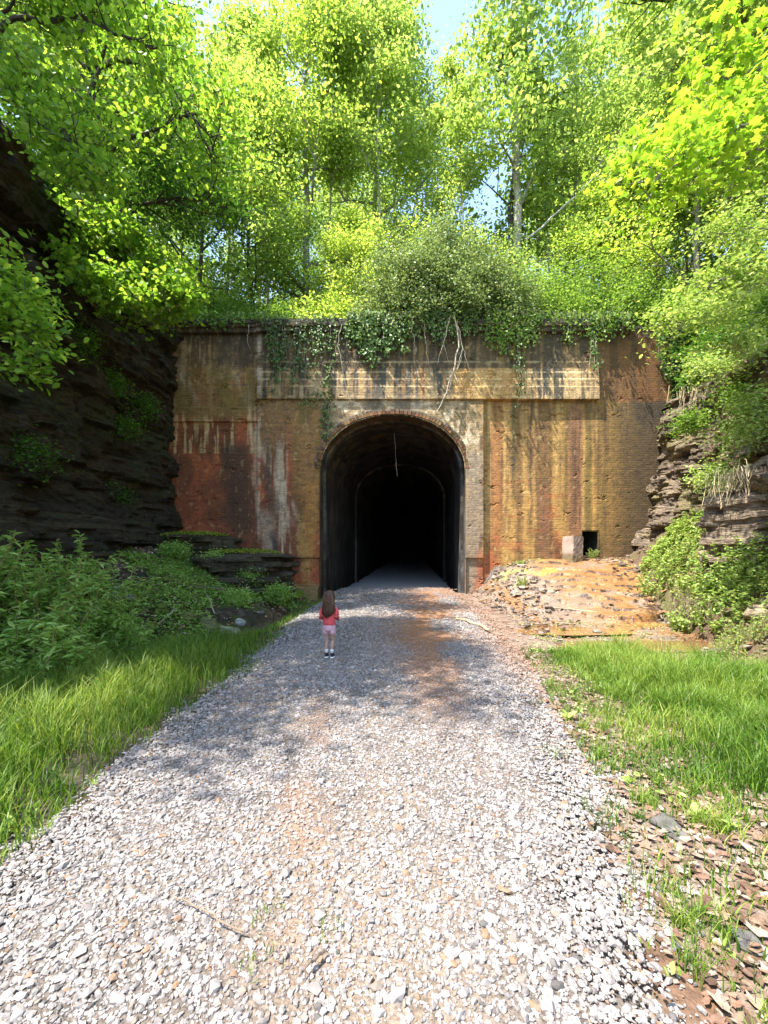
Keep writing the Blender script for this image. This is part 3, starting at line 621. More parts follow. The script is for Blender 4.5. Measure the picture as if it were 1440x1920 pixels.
    blk = np.array([(-3.25, -.42, -.35), (-2.33, -.42, -.35), (-2.33, -.42, .22), (-3.25, -.42, .22), (-3.25, 0, -.35), (-2.33, 0, -.35), (-2.33, 0, .22), (-3.25, 0, .22)])-[AX, 0, 0]
    mb.add(blk, np.array([[0, 1, 2, 3], [3, 2, 6, 7], [0, 3, 7, 4], [1, 5, 6, 2]]), (.30, .20, .08)); mb.build('footing', M['rock'], root)
    return root
build_portal()

# ------------------------------------------------------------------ rocks, logs, sticks
def rock(name, loc, size, col, seed, label, cat='rock', m='rock', sub=3, flat=(1, 1, 1), rz=0, group=None):
    rng = np.random.default_rng(seed); bm_v = []
    import bmesh
    bm = bmesh.new(); bmesh.ops.create_icosphere(bm, subdivisions=sub, radius=1)
    v = np.array([q.co[:] for q in bm.verts]); f = np.array([[q.index for q in p.verts] for p in bm.faces]); bm.free()
    for k in range(9):                                # chop flat faces
        d = rng.normal(0, 1, 3); d /= np.linalg.norm(d); h = rng.uniform(.55, .8); t = v@d; v = v-np.maximum(t-h, 0)[:, None]*d
    v *= 1+.10*(fbm(v[:, 0]*2+seed, v[:, 1]*2+v[:, 2]*3, seed)-.5)[:, None]
    v = v*np.array(size)*np.array(flat); ca, sa = math.cos(rz), math.sin(rz); v = np.c_[v[:, 0]*ca-v[:, 1]*sa, v[:, 0]*sa+v[:, 1]*ca, v[:, 2]]
    c = np.array(col)*(.75+.5*fbm(v[:, 0]*9, v[:, 1]*9+v[:, 2]*9, seed+1))[:, None]
    mb = MB(); mb.add(v, f, c); o = mb.build(name, M[m]); o.location = loc
    return tag(o, label, cat, group)
def gz(x, Y): return float(zg(np.array(x), np.array(Y)))-.035
def atg(px, py, it=12):
    """ground point under a pixel"""
    Y = 8.
    lo, hi = .8, 15.3
    for Yt in np.linspace(.8, 15.3, 900):
        x = (px-720)/F*Yt; z = CH-(py-HOR)/F*Yt
        if z <= gz(x, Yt): return x, Yt, gz(x, Yt)
    return (px-720)/F*hi, hi, gz((px-720)/F*hi, hi)
def strata_block(name, cx, cy, z0, z1, rx, ry, seed, label, col, m='rock', rz=0.0, kind=None):
    """a stack of broken rock layers"""
    rng = np.random.default_rng(seed); nz_ = int((z1-z0)/.03); na = 90
    th = np.linspace(0, 2*PI, na, endpoint=False); zz = np.linspace(z0, z1, nz_)
    T, Zm = np.meshgrid(th, zz, indexing='ij'); k = np.floor((Zm-z0)/.13+fbm(T, T*0, seed)*1.6+.9*vn(Zm*4, T*0, seed+7))
    r = 1+.22*(_h(k, k*0, seed)-.5)+.38*(vn(T*2.2+k*5, k, seed+1)-.5)+.12*(fbm(T*4, Zm*3, seed+6)-.5)+.12*(vn(T*7+k*3, k, seed+2)-.5)-.25*ss(z1-.12, z1, Zm)
    x = np.sign(np.cos(T))*np.abs(np.cos(T))**.6*rx*r; y = np.sign(np.sin(T))*np.abs(np.sin(T))**.6*ry*r
    ca, sa = math.cos(rz), math.sin(rz); X = cx+x*ca-y*sa; Y = cy+x*sa+y*ca
    V = np.stack([X, Y, Zm], -1).reshape(-1, 3)
    i = np.arange(na)[:, None]*nz_+np.arange(nz_-1)[None]; j = ((np.arange(na)+1) % na)[:, None]*nz_+np.arange(nz_-1)[None]
    f = np.stack([i, j, j+1, i+1], -1).reshape(-1, 4)
    c = np.array(col)*(.5+.9*fbm(X*3, Zm*9, seed+4)).reshape(-1, 1)
    mb = MB(); mb.add(V, f, c); top = V.reshape(na, nz_, 3)[:, -1]; cc = top.mean(0)+[0, 0, .03]
    mb.add(np.concatenate([[cc], top]), np.array([[0, 1+q, 1+(q+1) % na] for q in range(na)]), np.array(col)*.9)
    o = mb.build(name, M[m]); return tag(o, label, 'rock')
strata_block('rock_ledge', -4.35, 13.4, -.2, 1.42, 1.35, 1.5, 3, 'dark layered rock ledge with bright moss on top beside the left brickwork', (.06, .05, .03), rz=.1)
strata_block('rock_ledge', -6.2, 14.2, 0.4, 2.05, 1.2, 1.0, 13, 'flat dark slab ledge at the foot of the left wall corner', (.07, .055, .03))
o = strata_block('rock_ledge', 7.5, 8.6, .4, 2.75, .55, .8, 23, 'jutting rock ledge with hanging dry roots at the right edge', (.17, .13, .09), rz=.3)
x, y, z = atg(1075, 1062)
x = (1075-720)/F*14.2
# squared stone block in front of the wall
mb = MB(); rng = np.random.default_rng(8)
bx_ = np.array([(-.27, -.25, 0), (.21, -.25, 0), (.21, .25, 0), (-.27, .25, 0)]); hh = .80
n = 9; vs = []
g = np.linspace(-1, 1, 12)
for ax in range(3):
    for s in (-1, 1):
        U, V = np.meshgrid(g, g, indexing='ij'); p = np.zeros(U.shape+(3,)); o_ = [q for q in range(3) if q != ax]
        p[..., ax] = s; p[..., o_[0]] = U; p[..., o_[1]] = V
        p = p*np.array([.235, .24, .44]); p = p*(1-.05*((np.abs(p[..., :1]) > .22)*(np.abs(p[..., 1:2]) > .22)))
        nn = (fbm(p[..., 0]*9+p[..., 2]*7, p[..., 1]*9+p[..., 2]*5, 6)-.5)*.16; p = p*(1+nn[..., None])
        c = np.array([.27, .205, .165])*(.45+1.1*fbm(p[..., 0]*9, p[..., 2]*9, 9))[..., None]; k = ss(-.05, -.3, p[..., 2]+.25*(fbm(p[..., 0]*9, p[..., 2]*9, 10)-.5))[..., None]*.8
        c = c*(1-k)+np.array([.13, .10, .04])*k
        f = gridfaces(12, 12); f = f if (s > 0) == (ax != 1) else f[:, ::-1]
        mb.add(p.reshape(-1, 3), f, c.reshape(-1, 3))
o = mb.build('stone_block', M['stone']); o.location = (x-.02, 14.2, CH-(1055-HOR)/F*14.2+.43); o.rotation_euler = (0, .02, .35)
tag(o, 'squared pale pinkish stone block standing before the right wall beside the drain opening', 'stone block')
# boulders and stones on the left bank and by the ditch
for px, py, s, flat, col, lab, sd in (
    (300, 1150, (.24, .2, .14), (1, 1, 1), (.09, .12, .02), 'mossy hump of rock among the ground plants of the left bank', 38), (490, 1150, (.10, .08, .06), (1, 1, 1), (.15, .14, .11), 'small brown stone at the far end of the ditch water', 39),
    (228, 1128, (.34, .26, .16), (1, 1, 1), (.16, .16, .12), 'grey angular slab lying on the left bank above the grass', 31),
    (205, 1105, (.26, .20, .05), (1, 1, 1), (.24, .28, .25), 'thin pale grey slab above the angular slab on the left bank', 32),
    (395, 1182, (.30, .22, .20), (1, 1, 1), (.13, .13, .05), 'mossy upright rock at the edge of the ditch', 33),
    (424, 1192, (.36, .24, .15), (1, 1, 1), (.24, .23, .16), 'low grey green rock lying beside the ditch water', 34),
    (452, 1170, (.13, .10, .10), (1, 1, 1), (.36, .36, .34), 'small light grey stone in the ditch water', 35),
    (355, 1165, (.22, .2, .16), (1, 1, 1), (.11, .12, .03), 'small dark mossy stone on the left bank', 36),
    (575, 1120, (.14, .12, .10), (1, 1, 1), (.42, .40, .36), 'small white stone at the left foot of the arch', 37)):
    x, y, z = atg(px, py); rock('rock', (x, y, z+s[2]*.35), s, col, sd, lab, 'rock', flat=flat, rz=sd)
rng = np.random.default_rng(77)
for px, py, s, lab in ((1385, 1000, .5, 'pale brown layered rock poking from the right bank bushes'), (1340, 1040, .4, 'weathered rock half hidden in the right bank plants'), (1420, 1150, .3, 'smooth brown rock low at the right edge'), (1245, 1545, .11, 'flat grey stone between leaves and grass on the right verge'), (1275, 1572, .07, 'smaller pale stone beside the flat grey stone'), (1400, 1770, .08, 'grey slate stone near the bottom right corner')):
    x, y, z = atg(px, py); sd = int(px); rock('rock', (x, y, z), (s, s*.8, s*.45), (.10, .095, .085) if py > 1500 else (.26, .20, .13), sd, lab, rz=sd)
for i, (px, py) in enumerate(((940, 1085), (958, 1100), (925, 1100), (980, 1080), (1000, 1095), (940, 1115), (970, 1118), (995, 1072), (1015, 1110))):
    x, y, z = atg(px, py); s = rng.uniform(.10, .26); rock('rubble_stone', (x, y, z+.06), (s, s*.7, s*.4), (.26, .21, .165), 100+i, 'broken flat stone in the rubble right of the arch', 'stone', rz=i, group='rubble stones right of the arch', sub=2)
def stick(px0, py0, px1, py1, r, col, lab, seed, amp=.02, lift=.03, fork=False):
    rng = np.random.default_rng(seed); a = np.array(atg(px0, py0)); b = np.array(atg(px1, py1))
    onroad = lambda q: xl(q[1]) < q[0] < xr(q[1])
    for q in (a, b): q[2] = (float(roadz(q[0], q[1]))+.02 if onroad(q) else q[2])+lift
    pts = wander(a, b, 12, amp, rng); pts[:, 2] = np.linspace(a[2], b[2], 12)+rng.normal(0, .003, 12)
    mb = MB(); tube(mb, pts, r*np.linspace(.6, 1.15, 12), 6, col)
    if fork: tube(mb, wander(pts[7], pts[7]+(pts[9]-pts[5])*.5+np.array([.05, .05, .02]), 5, .01, rng), r*.4, 5, col)
    return tag(mb.build('stick', M['straw']), lab, 'stick')
stick(322, 1735, 458, 1818, .0034, (.22, .16, .11), 'long thin bare twig lying on the near gravel', 1, .012, fork=True)
stick(562, 1912, 608, 1852, .0055, (.12, .09, .07), 'short dark twig at the bottom edge of the gravel', 2, .004)
stick(858, 1166, 918, 1194, .022, (.46, .34, .18), 'bent pale root lying on the mud right of the road', 3, .10, .05)
stick(340, 1105, 480, 1118, .07, (.10, .09, .05), 'dark rotting log on the left bank below the ledge', 4, .05, .08)
stick(290, 1092, 385, 1108, .05, (.15, .16, .04), 'moss covered branch lying on the left bank', 5, .08, .1)
stick(385, 1120, 402, 1160, .012, (.40, .36, .28), 'thin pale stick leaning down the left bank', 6, .01, .12)
stick(262, 1210, 330, 1150, .014, (.34, .27, .2), 'bare brown stick slanting across the left bank leaves', 7, .01, .1)
stick(1025, 1140, 1120, 1150, .012, (.36, .3, .2), 'thin stick stranded in the orange shallow pool', 9, .02, .03)

# ------------------------------------------------------------------ the child
def loft(mb, rings, n=20, col=None, wob=None, cap=True):
    """rings: (x, y, z, rx, ry)"""
    th = np.arange(n)/n*2*PI; V = []
    for i, (x, y, z, rx, ry) in enumerate(rings):
        k = 1 if wob is None else wob(th, i)
        V.append(np.stack([x+rx*np.cos(th)*k, y+ry*np.sin(th)*k, np.full(n, z)], 1))
    m = len(rings); V = np.concatenate(V)
    i = np.arange(m-1)[:, None]*n+np.arange(n)[None]; j = np.arange(m-1)[:, None]*n+(np.arange(n)[None]+1) % n
    fs = [np.stack([i, j, j+n, i+n], -1).reshape(-1, 4)]
    if cap: fs += [np.arange(n)[::-1][None], (np.arange(n)+(m-1)*n)[None]]
    mb.add(V, fs, col)
def person(loc):
    root = empty('person', loc, 'child with long brown hair, coral shirt and pale pink shorts facing the tunnel', 'person')
    J = {}; E = []
    def j(n, p, r, par=None):
        J[n] = (len(J), p, r)
        if par: E.append((J[par][0], J[n][0]))
    j('pel', (0, 0, .425), (.062, .05)); j('sp', (0, -.004, .52), (.056, .046), 'pel'); j('ch', (0, 0, .63), (.066, .05), 'sp'); j('nk', (0, .0, .735), (.027, .027), 'ch')
    j('hd', (0, .01, .80), (.055, .06), 'nk'); j('hd2', (0, .012, .865), (.062, .068), 'hd'); j('hd3', (0, .006, .91), (.035, .04), 'hd2'); j('nose', (0, .086, .838), (.008, .008), 'hd2')
    for s, n in ((-1, 'l'), (1, 'r')):
        j('ear'+n, (s*.066, .008, .845), (.010, .012), 'hd2')
        j('sh'+n, (s*.082, 0, .69), (.027, .027), 'ch'); j('el'+n, (s*.116, -.012, .575), (.020, .020), 'sh'+n); j('wr'+n, (s*.078, .075, .535), (.0145, .0145), 'el'+n)
        j('pm'+n, (s*.055, .105, .54), (.015, .011), 'wr'+n); j('kn'+n, (s*.036, .125, .543), (.013, .009), 'pm'+n)
        for q in range(4):
            L = (.026, .03, .028, .022)[q]; dz = (.012, .004, -.004, -.012)[q]
            j(f'f{q}{n}', (s*.024, .138, .543+dz), (.0048, .0048), 'kn'+n); j(f'g{q}{n}', (s*(.024-L*.55), .137, .541+dz), (.0042, .0042), f'f{q}{n}'); j(f'h{q}{n}', (s*(.024-L), .128, .539+dz), (.0036, .0036), f'g{q}{n}')
        j('t0'+n, (s*.05, .105, .562), (.0055, .0055), 'pm'+n); j('t1'+n, (s*.036, .118, .574), (.0045, .0045), 't0'+n)
        j('hp'+n, (s*.044, 0, .385), (.044, .046), 'pel'); j('th'+n, (s*.044, .002, .315), (.036, .038), 'hp'+n); j('kne'+n, (s*.043+.004, .006+(.012 if s > 0 else 0), .235), (.025, .027), 'th'+n)
        j('cf'+n, (s*.042, -.006, .185), (.025, .027), 'kne'+n); j('an'+n, (s*.040, -.006, .075), (.016, .017), 'cf'+n); j('hl'+n, (s*.040, -.012, .035), (.018, .02), 'an'+n); j('to'+n, (s*.046, .06, .022), (.017, .013), 'hl'+n)
    me = bpy.data.meshes.new('body'); me.from_pydata([v[1] for v in J.values()], E, []); o = bpy.data.objects.new('body', me); COL.objects.link(o); o.parent = root
    sk = o.modifiers.new('skin', 'SKIN')
    for i, v in enumerate(J.values()): me.skin_vertices[0].data[i].radius = v[2]
    me.skin_vertices[0].data[0].use_root = True
    sb = o.modifiers.new('sub', 'SUBSURF'); sb.levels = sb.render_levels = 2
    m, N, L, B = mat('child_skin'); B.inputs['Base Color'].default_value = (.42, .26, .19, 1); B.inputs['Roughness'].default_value = .55; me.materials.append(m)
    # face, turned to the tunnel
    for s in (-1, 1):
        mb = MB(); v, f = ico(); mb.add(v*.0085+np.array([s*.024, .076, .858]), f, (.06, .035, .02)); mb.build('eye', M['plain'], root, True)
    mb = MB(); tube(mb, [(-.016, .078, .812), (0, .084, .809), (.016, .078, .812)], .0035, 6, (.5, .2, .17)); mb.build('mouth', M['plain'], root, True)
    # coral shirt: torso and sleeves
    mb = MB(); wob = lambda th, i: 1+.035*np.sin(th*5+i*1.3)+.02*np.sin(th*9-i)
    loft(mb, [(0, 0, .462, .084, .066), (0, 0, .470, .090, .071), (0, -.003, .50, .089, .070), (0, -.003, .545, .083, .064), (0, 0, .60, .084, .062), (0, 0, .65, .089, .060), (0, 0, .69, .088, .054), (0, 0, .715, .066, .045), (0, 0, .733, .040, .037)], 28, (.62, .085, .09), wob)
    for s in (-1, 1): tube(mb, [(s*.070, 0, .700), (s*.098, -.004, .660), (s*.116, -.01, .60), (s*.121, -.012, .568), (s*.112, .012, .553)], [.034, .035, .032, .031, .030], 14, (.62, .09, .095))
    mb.build('shirt', M['cloth'], root, True)
    mb = MB(); loft(mb, [(0, 0, .49, .078, .060), (0, -.003, .455, .086, .067), (0, -.006, .42, .091, .073), (0, -.006, .392, .092, .072), (0, -.003, .378, .087, .066)], 28, (.55, .33, .38), wob)
    for s in (-1, 1): loft(mb, [(s*.046, -.002, .395, .047, .062), (s*.047, -.002, .365, .048, .060), (s*.048, 0, .336, .049, .058), (s*.048, 0, .332, .044, .052)], 20, (.55, .33, .38), wob)
    mb.build('shorts', M['cloth'], root, True)
    # long straight hair down the back
    mb = MB(); rng = np.random.default_rng(3)
    hw = lambda th, i: 1+.035*np.sin(th*11+i*.25)+.03*np.sin(th*17+i*.2)
    loft(mb, [(0, .004, .945, .012, .012), (0, .002, .940, .036, .038), (0, -.002, .925, .058, .062), (0, -.006, .90, .072, .076), (0, -.012, .87, .077, .077), (0, -.020, .835, .077, .071), (0, -.032, .79, .077, .058), (0, -.042, .745, .083, .046), (0, -.052, .70, .092, .036), (0, -.060, .66, .088, .028), (-.004, -.062, .625, .076, .022), (-.01, -.062, .60, .055, .016), (-.012, -.060, .585, .03, .010)], 44, (.06, .03, .018), hw)
    for k in range(320):                              # strands that break the outline
        a = rng.uniform(-1, 1); x1 = a*.096+rng.normal(0, .009); z1 = .665-.075*(1-abs(a+.25)**1.3)+rng.normal(0, .022)
        p = [(a*.045, -.05, .925), (a*.075, -.086+.02*abs(a), .86), (a*.078, -.090+.025*abs(a), .79), (a*.088, -.093+.04*abs(a), .72), (x1, -.088+.05*abs(a), z1)]
        tube(mb, p, [.002, .0035, .004, .0035, .001], 4, np.array((.10, .05, .028))*rng.uniform(.4, 1.9))
    mb.build('hair', M['hair'], root, True)
    for s in (-1, 1):
        mb = MB(); loft(mb, [(s*.040, -.006, .045, .021, .023), (s*.040, -.006, .10, .020, .021), (s*.040, -.006, .105, .0215, .023), (s*.040, -.006, .122, .020, .021)], 14, (.75, .77, .80)); mb.build('sock', M['cloth'], root, True)
        sh = empty('shoe', (0, 0, 0)); sh.parent = root
        mb = MB(); loft(mb, [(s*.043, .016, .001, .024, .058), (s*.043, .016, .003, .028, .063), (s*.043, .016, .022, .028, .062)], 20, (.82, .83, .85)); mb.build('sole', M['plain'], sh, True)
        mb = MB(); loft(mb, [(s*.043, .016, .021, .0265, .060), (s*.043, .014, .034, .0265, .058), (s*.042, .004, .050, .0245, .044), (s*.041, -.006, .066, .0235, .031), (s*.040, -.008, .074, .022, .026)], 20, (.02, .024, .04)); mb.build('upper', M['cloth'], sh, True)
    return root
pc = person((-.765, 5.98, float(roadz(-.765, 5.98))+.026)); pc.rotation_euler = (0, 0, -.16)

# ------------------------------------------------------------------ vegetation
def vsum(name, cx, cy, cz, rx, ry, rz_, nstem, per, leaf, mname, seed, label, cat='shrub', group=None, shape='oval', sig=.12, stem=.012, bark=BARKG, zf=.8, up=.5, power=.45, base_r=.25, floor=-9, droop=.2):
    """a bush: stems fan out of its base and carry leaf clusters through the volume"""
    rng = np.random.default_rng(seed); root = empty(name, (cx, cy, cz), label, cat, group); tb = MB(); tips = []
    for k in range(nstem):
        a = rng.uniform(0, 2*PI); u = rng.random(); el = math.asin(u**.8); rr = rng.uniform(.55, 1)**power*(.62+.72*vn(a*1.9+seed, el*2.8, seed))
        q = np.array([rx*rr*math.cos(a)*math.cos(el), ry*rr*math.sin(a)*math.cos(el), max(floor, rz_*rr*math.sin(el))])
        b = np.array([math.cos(a)*rx*base_r*rng.random(), math.sin(a)*ry*base_r*rng.random(), -.15])
        n = 7; p = wander(b, q, n, .05*rx, rng); p[:, 2] += rz_*.18*np.sin(np.linspace(0, PI, n)); tube(tb, p, stem*np.linspace(1, .25, n), 4, bark, cap=False)
        for t in (2, 3, 4, 5, 6):
            tips.append(p[t]); tips.append(p[t]+rng.normal(0, .10, 3)*np.array([rx, ry, rz_]))
    tips = np.array(tips); tips[:, 2] = np.maximum(tips[:, 2], floor if floor > -9 else -9)
    tb.build('stem', M['bark'], root)
    lb = MB(); leaves(lb, clusters(tips, per, sig, rng, zf), leaf, shape, rng, up=up, droop=droop); lb.build('foliage', M[mname], root)
    return root
def hz(x, Y): return float(zh(np.array(float(x)), np.array(float(Y))))
# five kinds of forest tree, then copies of each
protos = [
 make_tree(17, 11, .22, 15, .15, 14, .30, BARKG, mname='forest', label='x', group='trees in the forest above the tunnel', sig=.6),
 make_tree(15, 12, .12, 16, .15, 15, .27, BARKG, mname='forest2', label='x', group='trees in the forest above the tunnel', sig=.6),
 make_tree(19, 13, .35, 14, .155, 14, .26, BARKP, mname='forest', label='x', group='trees in the forest above the tunnel', sig=.65),
 make_tree(10, 14, .08, 15, .15, 15, .36, BARKD, mname='forest', label='x', group='trees in the forest above the tunnel', sig=.42),
 make_tree(8, 15, .05, 14, .15, 17, .40, BARKG, mname='forest2', label='x', group='trees in the forest above the tunnel', sig=.4)]
protos.append(make_tree(15, 16, .45, 9, .15, 12, .16, (.30, .28, .23), r=.075, mname='forest', label='x', group='slender saplings above the tunnel', sig=.4, lean=(.8, .2)))
used = set()
def plant(k, x, Y, s, label, rz=None):
    z = hz(x, Y)-.1
    o = protos[k] if k not in used else None
    rz = (x*7+Y*3) % 6.28 if rz is None else rz
    if o is None: o = copy_tree(protos[k], (x, Y, z), rz, s, label)
    else: used.add(k); o.location = (x, Y, z); o.rotation_euler = (0, 0, rz); o.scale = (s, s, s); o['label'] = label
    return o
def px_tree(k, px, Y, s, label): return plant(k, (px-720)/F*Y, Y, s, label)
FAR = 'leafy green tree in the dense forest on the hillside above the tunnel'
for k, px, Y, s, lab in (
    (1, 575, 19.5, 1.05, 'yellow green tree with a straight grey trunk left of the vine mass above the portal'),
    (0, 700, 22, .95, 'slender tree behind and left of the vine mass, below the small sky gap'),
    (1, 800, 24, .75, 'pale young tree directly behind the vine mass'),
    (0, 1080, 21, .80, 'bushy tree just right of the tall pale trunk'),
    (3, 470, 18.5, .80, 'low dark stemmed tree behind the left end of the parapet'),
    (3, 380, 17.5, .95, 'dark stemmed tree by the top left corner of the portal'),
    (4, 660, 18.2, .60, 'small bright yellow green tree close behind the parapet left of centre'),
    (4, 1130, 18.5, .75, 'small bright tree close behind the parapet right of the vine mass'),
    (3, 1230, 18, .95, 'dark stemmed tree behind the top right corner of the portal'),
    (2, 1215, 22, .85, 'tree with a pale leaning trunk above the right end of the wall'),
    (1, 1330, 20, .95, 'yellow green tree rising above the right cliff'),
    (0, 1420, 17, .80, 'leafy tree cut by the right edge above the cliff')):
    px_tree(k, px, Y, s, lab)
rng = np.random.default_rng(4)
for Y, s0, pxs in ((26, .85, (250, 490, 1110, 1290, 1400)), (33, .95, (180, 320, 500, 640, 1080, 1180, 1340, 1450)), (42, 1.0, (120, 260, 520, 610, 690, 1120, 1230, 1370)), (55, .8, (340, 430, 520, 620, 700, 780, 860, 940, 1030, 1130, 1230))):
    for i, px in enumerate(pxs):
        k = int(rng.integers(0, 3)); lowgap = Y > 30 and (740 < px < 1000 or 340 < px < 440); s = s0*rng.uniform(.85, 1.12)*(.62 if lowgap else 1)
        px_tree(k, px+rng.uniform(-20, 20), Y+rng.uniform(-2.5, 2.5), s, FAR)
# trees on the two sides of the cutting
for k, x, Y, s, lab in (
    (3, -9.6, 12.6, .95, 'dark stemmed tree leaning over the far end of the left cliff'), (1, -11.0, 14.5, .75, 'yellow green tree behind the far end of the left cliff'),
    (0, -12.5, 10.5, .62, 'leafy tree on top of the left cliff'), (3, -10.4, 9.6, .62, 'low spreading tree on the lip of the left cliff'),
    (0, -13.5, 7.6, .60, 'tree high above the left cliff at the left edge'), (1, -14.5, 13, .80, 'tall yellow green tree behind the left cliff'), (1, -17, 9.5, .85, 'tallest yellow green tree above the left cliff'),
    (0, 13.2, 13.0, .70, 'leafy tree on the slope above the right cliff'), (3, 12.2, 10.5, .75, 'dark stemmed tree on the slope above the right rock ledges'),
    (1, 14.5, 9.8, .62, 'yellow green tree at the right edge above the rock ledges'), (0, 16, 14, .85, 'tall tree behind the slope on the right'), (1, 12.2, 16.6, .75, 'tree beside the right end of the wall')):
    plant(k, x, Y, s, lab)
# shade trees on the left rim beside the viewer: they throw the dappled shade on the road
for k, x, Y, s, d in ((3, -8.0, 2.6, .80, 'nearer'), (4, -8.6, 4.2, .62, 'farther')):
    plant(k, x, Y, s, d+' of the two trees on the near rim of the left cliff')

for i, (px, Y, s_) in enumerate(((258, 17.5, .8), (300, 19, .9), (415, 20, 1.0), (512, 18.5, .9), (610, 21, 1.0), (722, 20, 1.05), (730, 24, 1.2), (885, 19, .8), (1040, 20, .8), (1225, 18, .75), (1160, 22, 1.0), (1300, 19, .8), (450, 24, 1.1), (655, 25, 1.2))):
    px_tree(5, px, Y, s_, 'slender pale stemmed sapling with a thin crown among the trees above the tunnel')
# tall pale sycamore right of centre with its dark twin stem
def sycamore():
    rng = np.random.default_rng(21); root = empty('tree', (0, 0, 0), 'tallest tree with pale mottled trunk and dark twin stem right of the vine mass', 'tree')
    tb = MB(); tips = []; Y = 19.
    a = [P(972, 470+90, Y), P(970, 380, Y), P(968, 230, Y), P(962, 90, Y), P(955, -160, Y)]
    def trunk(pts, r0, r1, col, limbs, seed):
        pts = np.array(pts); t = np.linspace(0, len(pts)-1, 40); q = np.stack([np.interp(t, np.arange(len(pts)), pts[:, k]) for k in range(3)], 1)
        q += (np.stack([fbm(t*2, t*0+k, seed+k) for k in range(3)], 1)-.5)*.25
        cc = np.repeat(np.array(col)[None]*(.65+.7*(vn(np.arange(40)*1.7, np.zeros(40), seed))[:, None]), 10, 0)
        tube(tb, q, np.linspace(r0, r1, 40), 10, cc, cap=False)
        for i in range(limbs):
            u = .12+.85*i/limbs; k = int(u*39); aa = i*2.4+rng.random(); d = (math.cos(aa), math.sin(aa), .7)
            grow(tb, tips, q[k], d, rng.uniform(2.0, 3.6), np.interp(u, [0, 1], [r0, r1])*.35, 2, rng, BARKD if i % 2 else (.2, .18, .15), kids=(4, 4), wob=.2)
    trunk(a, .19, .08, (.30, .28, .235), 15, 5)
    b = [P(958, 520, Y+.3), P(955, 390, Y+.3), P(965, 300, Y+.3), P(985, 160, Y+.3), P(990, -40, Y+.3), P(992, -160, Y+.3)]
    trunk(b, .13, .07, (.05, .045, .04), 8, 6)
    tb.build('trunk', M['bark'], root)
    lb = MB(); leaves(lb, clusters(tips, 8, .45, rng), .17, 'heart', rng, up=.35, droop=.5); lb.build('crown', M['forest'], root)
sycamore()
# dead slanting branch right of it
mb = MB(); rng = np.random.default_rng(9); p = wander(P(985, 450, 18), P(1125, 325, 18), 10, .06, rng); tube(mb, p, np.linspace(.05, .02, 10), 5, (.35, .33, .28))
p2 = wander(p[-2], P(1180, 210, 18.5), 8, .08, rng); tube(mb, p2, np.linspace(.03, .01, 8), 4, BARKD); tube(mb, wander(p[4], P(1030, 375, 18), 6, .05, rng), .012, 4, BARKD)
tag(mb.build('sapling', M['bark']), 'thin bare sapling leaning right beside the pale trunk', 'sapling')

def limb_tree(label, limbs, bark, leaf, shape, mname, seed, per, sig, kids=(5, 4), sub=None, up=.2, lup=.5, droop=.35, name='tree', rr=.05, every=1.0, depth=2, L0=1.0, zf=.5):
    """a tree whose limbs follow given paths; every limb carries twigs and leaves"""
    rng = np.random.default_rng(seed); root = empty(name, (0, 0, 0), label, 'tree'); tb = MB(); tips = []
    for pts, r0, withleaf in limbs:
        pts = np.array([P(*q) if len(q) == 3 else q[:3] for q in pts]); m = len(pts); t = np.linspace(0, m-1, m*6)
        q = np.stack([np.interp(t, np.arange(m), pts[:, k]) for k in range(3)], 1); q += (np.stack([fbm(t*1.7, t*0+k, seed+k) for k in range(3)], 1)-.5)*.25
        tube(tb, q, r0*np.linspace(1, .25, len(q)), 7, bark, cap=False)
        if withleaf:
            Ltot = np.linalg.norm(np.diff(q, axis=0), axis=1).sum(); k = max(3, int(Ltot*withleaf))
            for i in range(k):
                u = (.25+.75*(i+rng.random())/k)*(len(q)-1); a = min(int(u), len(q)-2); d = q[a+1]-q[a]; d /= np.linalg.norm(d)+1e-9
                sd = rng.normal(0, 1, 3); sd -= sd.dot(d)*d; sd /= np.linalg.norm(sd); sd[2] *= .4
                grow(tb, tips, q[a], d*.6+sd, L0*rng.uniform(.5, 1.1), r0*.3, depth-1, rng, bark, up=up, kids=kids, wob=.18)
    tb.build('trunk', M['bark'], root); lb = MB(); leaves(lb, clusters(tips, per, sig, rng, zf), leaf, shape, rng, up=lup, droop=droop); lb.build('crown', M[mname], root)
    return root
# big leaved trees that hang over from the left cliff
limb_tree('big leaved tree with a dark curved limb hanging over from the left cliff top', [([(60, 560, 9.5), (110, 480, 9.3), (185, 290, 9), (160, 100, 9), (130, -60, 9)], .10, 3.0), ([(188, 290, 9), (240, 255, 8.8), (305, 238, 8.6), (400, 190, 8.4)], .055, 4), ([(185, 290, 9), (160, 200, 8.8), (200, 60, 8.4), (280, -20, 8.2)], .05, 4), ([(160, 120, 9), (260, 110, 8.4), (340, 200, 8.0), (400, 290, 7.8)], .05, 5)], BARKD, .095, 'heart', 'bigleaf', 31, 5, .24, L0=1.1, kids=(4, 3))
limb_tree('leafy branches drooping from above into the top left corner', [([(-80, 120, 6.5), (30, 40, 6.3), (140, 30, 6.2), (230, 60, 6.0), (290, 100, 6.0)], .04, 5), ([(-80, 160, 6.5), (40, 180, 6.2), (110, 240, 6.0), (160, 310, 5.9)], .035, 10), ([(-60, 60, 6.5), (60, -20, 6.2), (200, -20, 6.2)], .03, 9)], BARKD, .075, 'heart', 'bigleaf', 32, 5, .17, L0=.75)
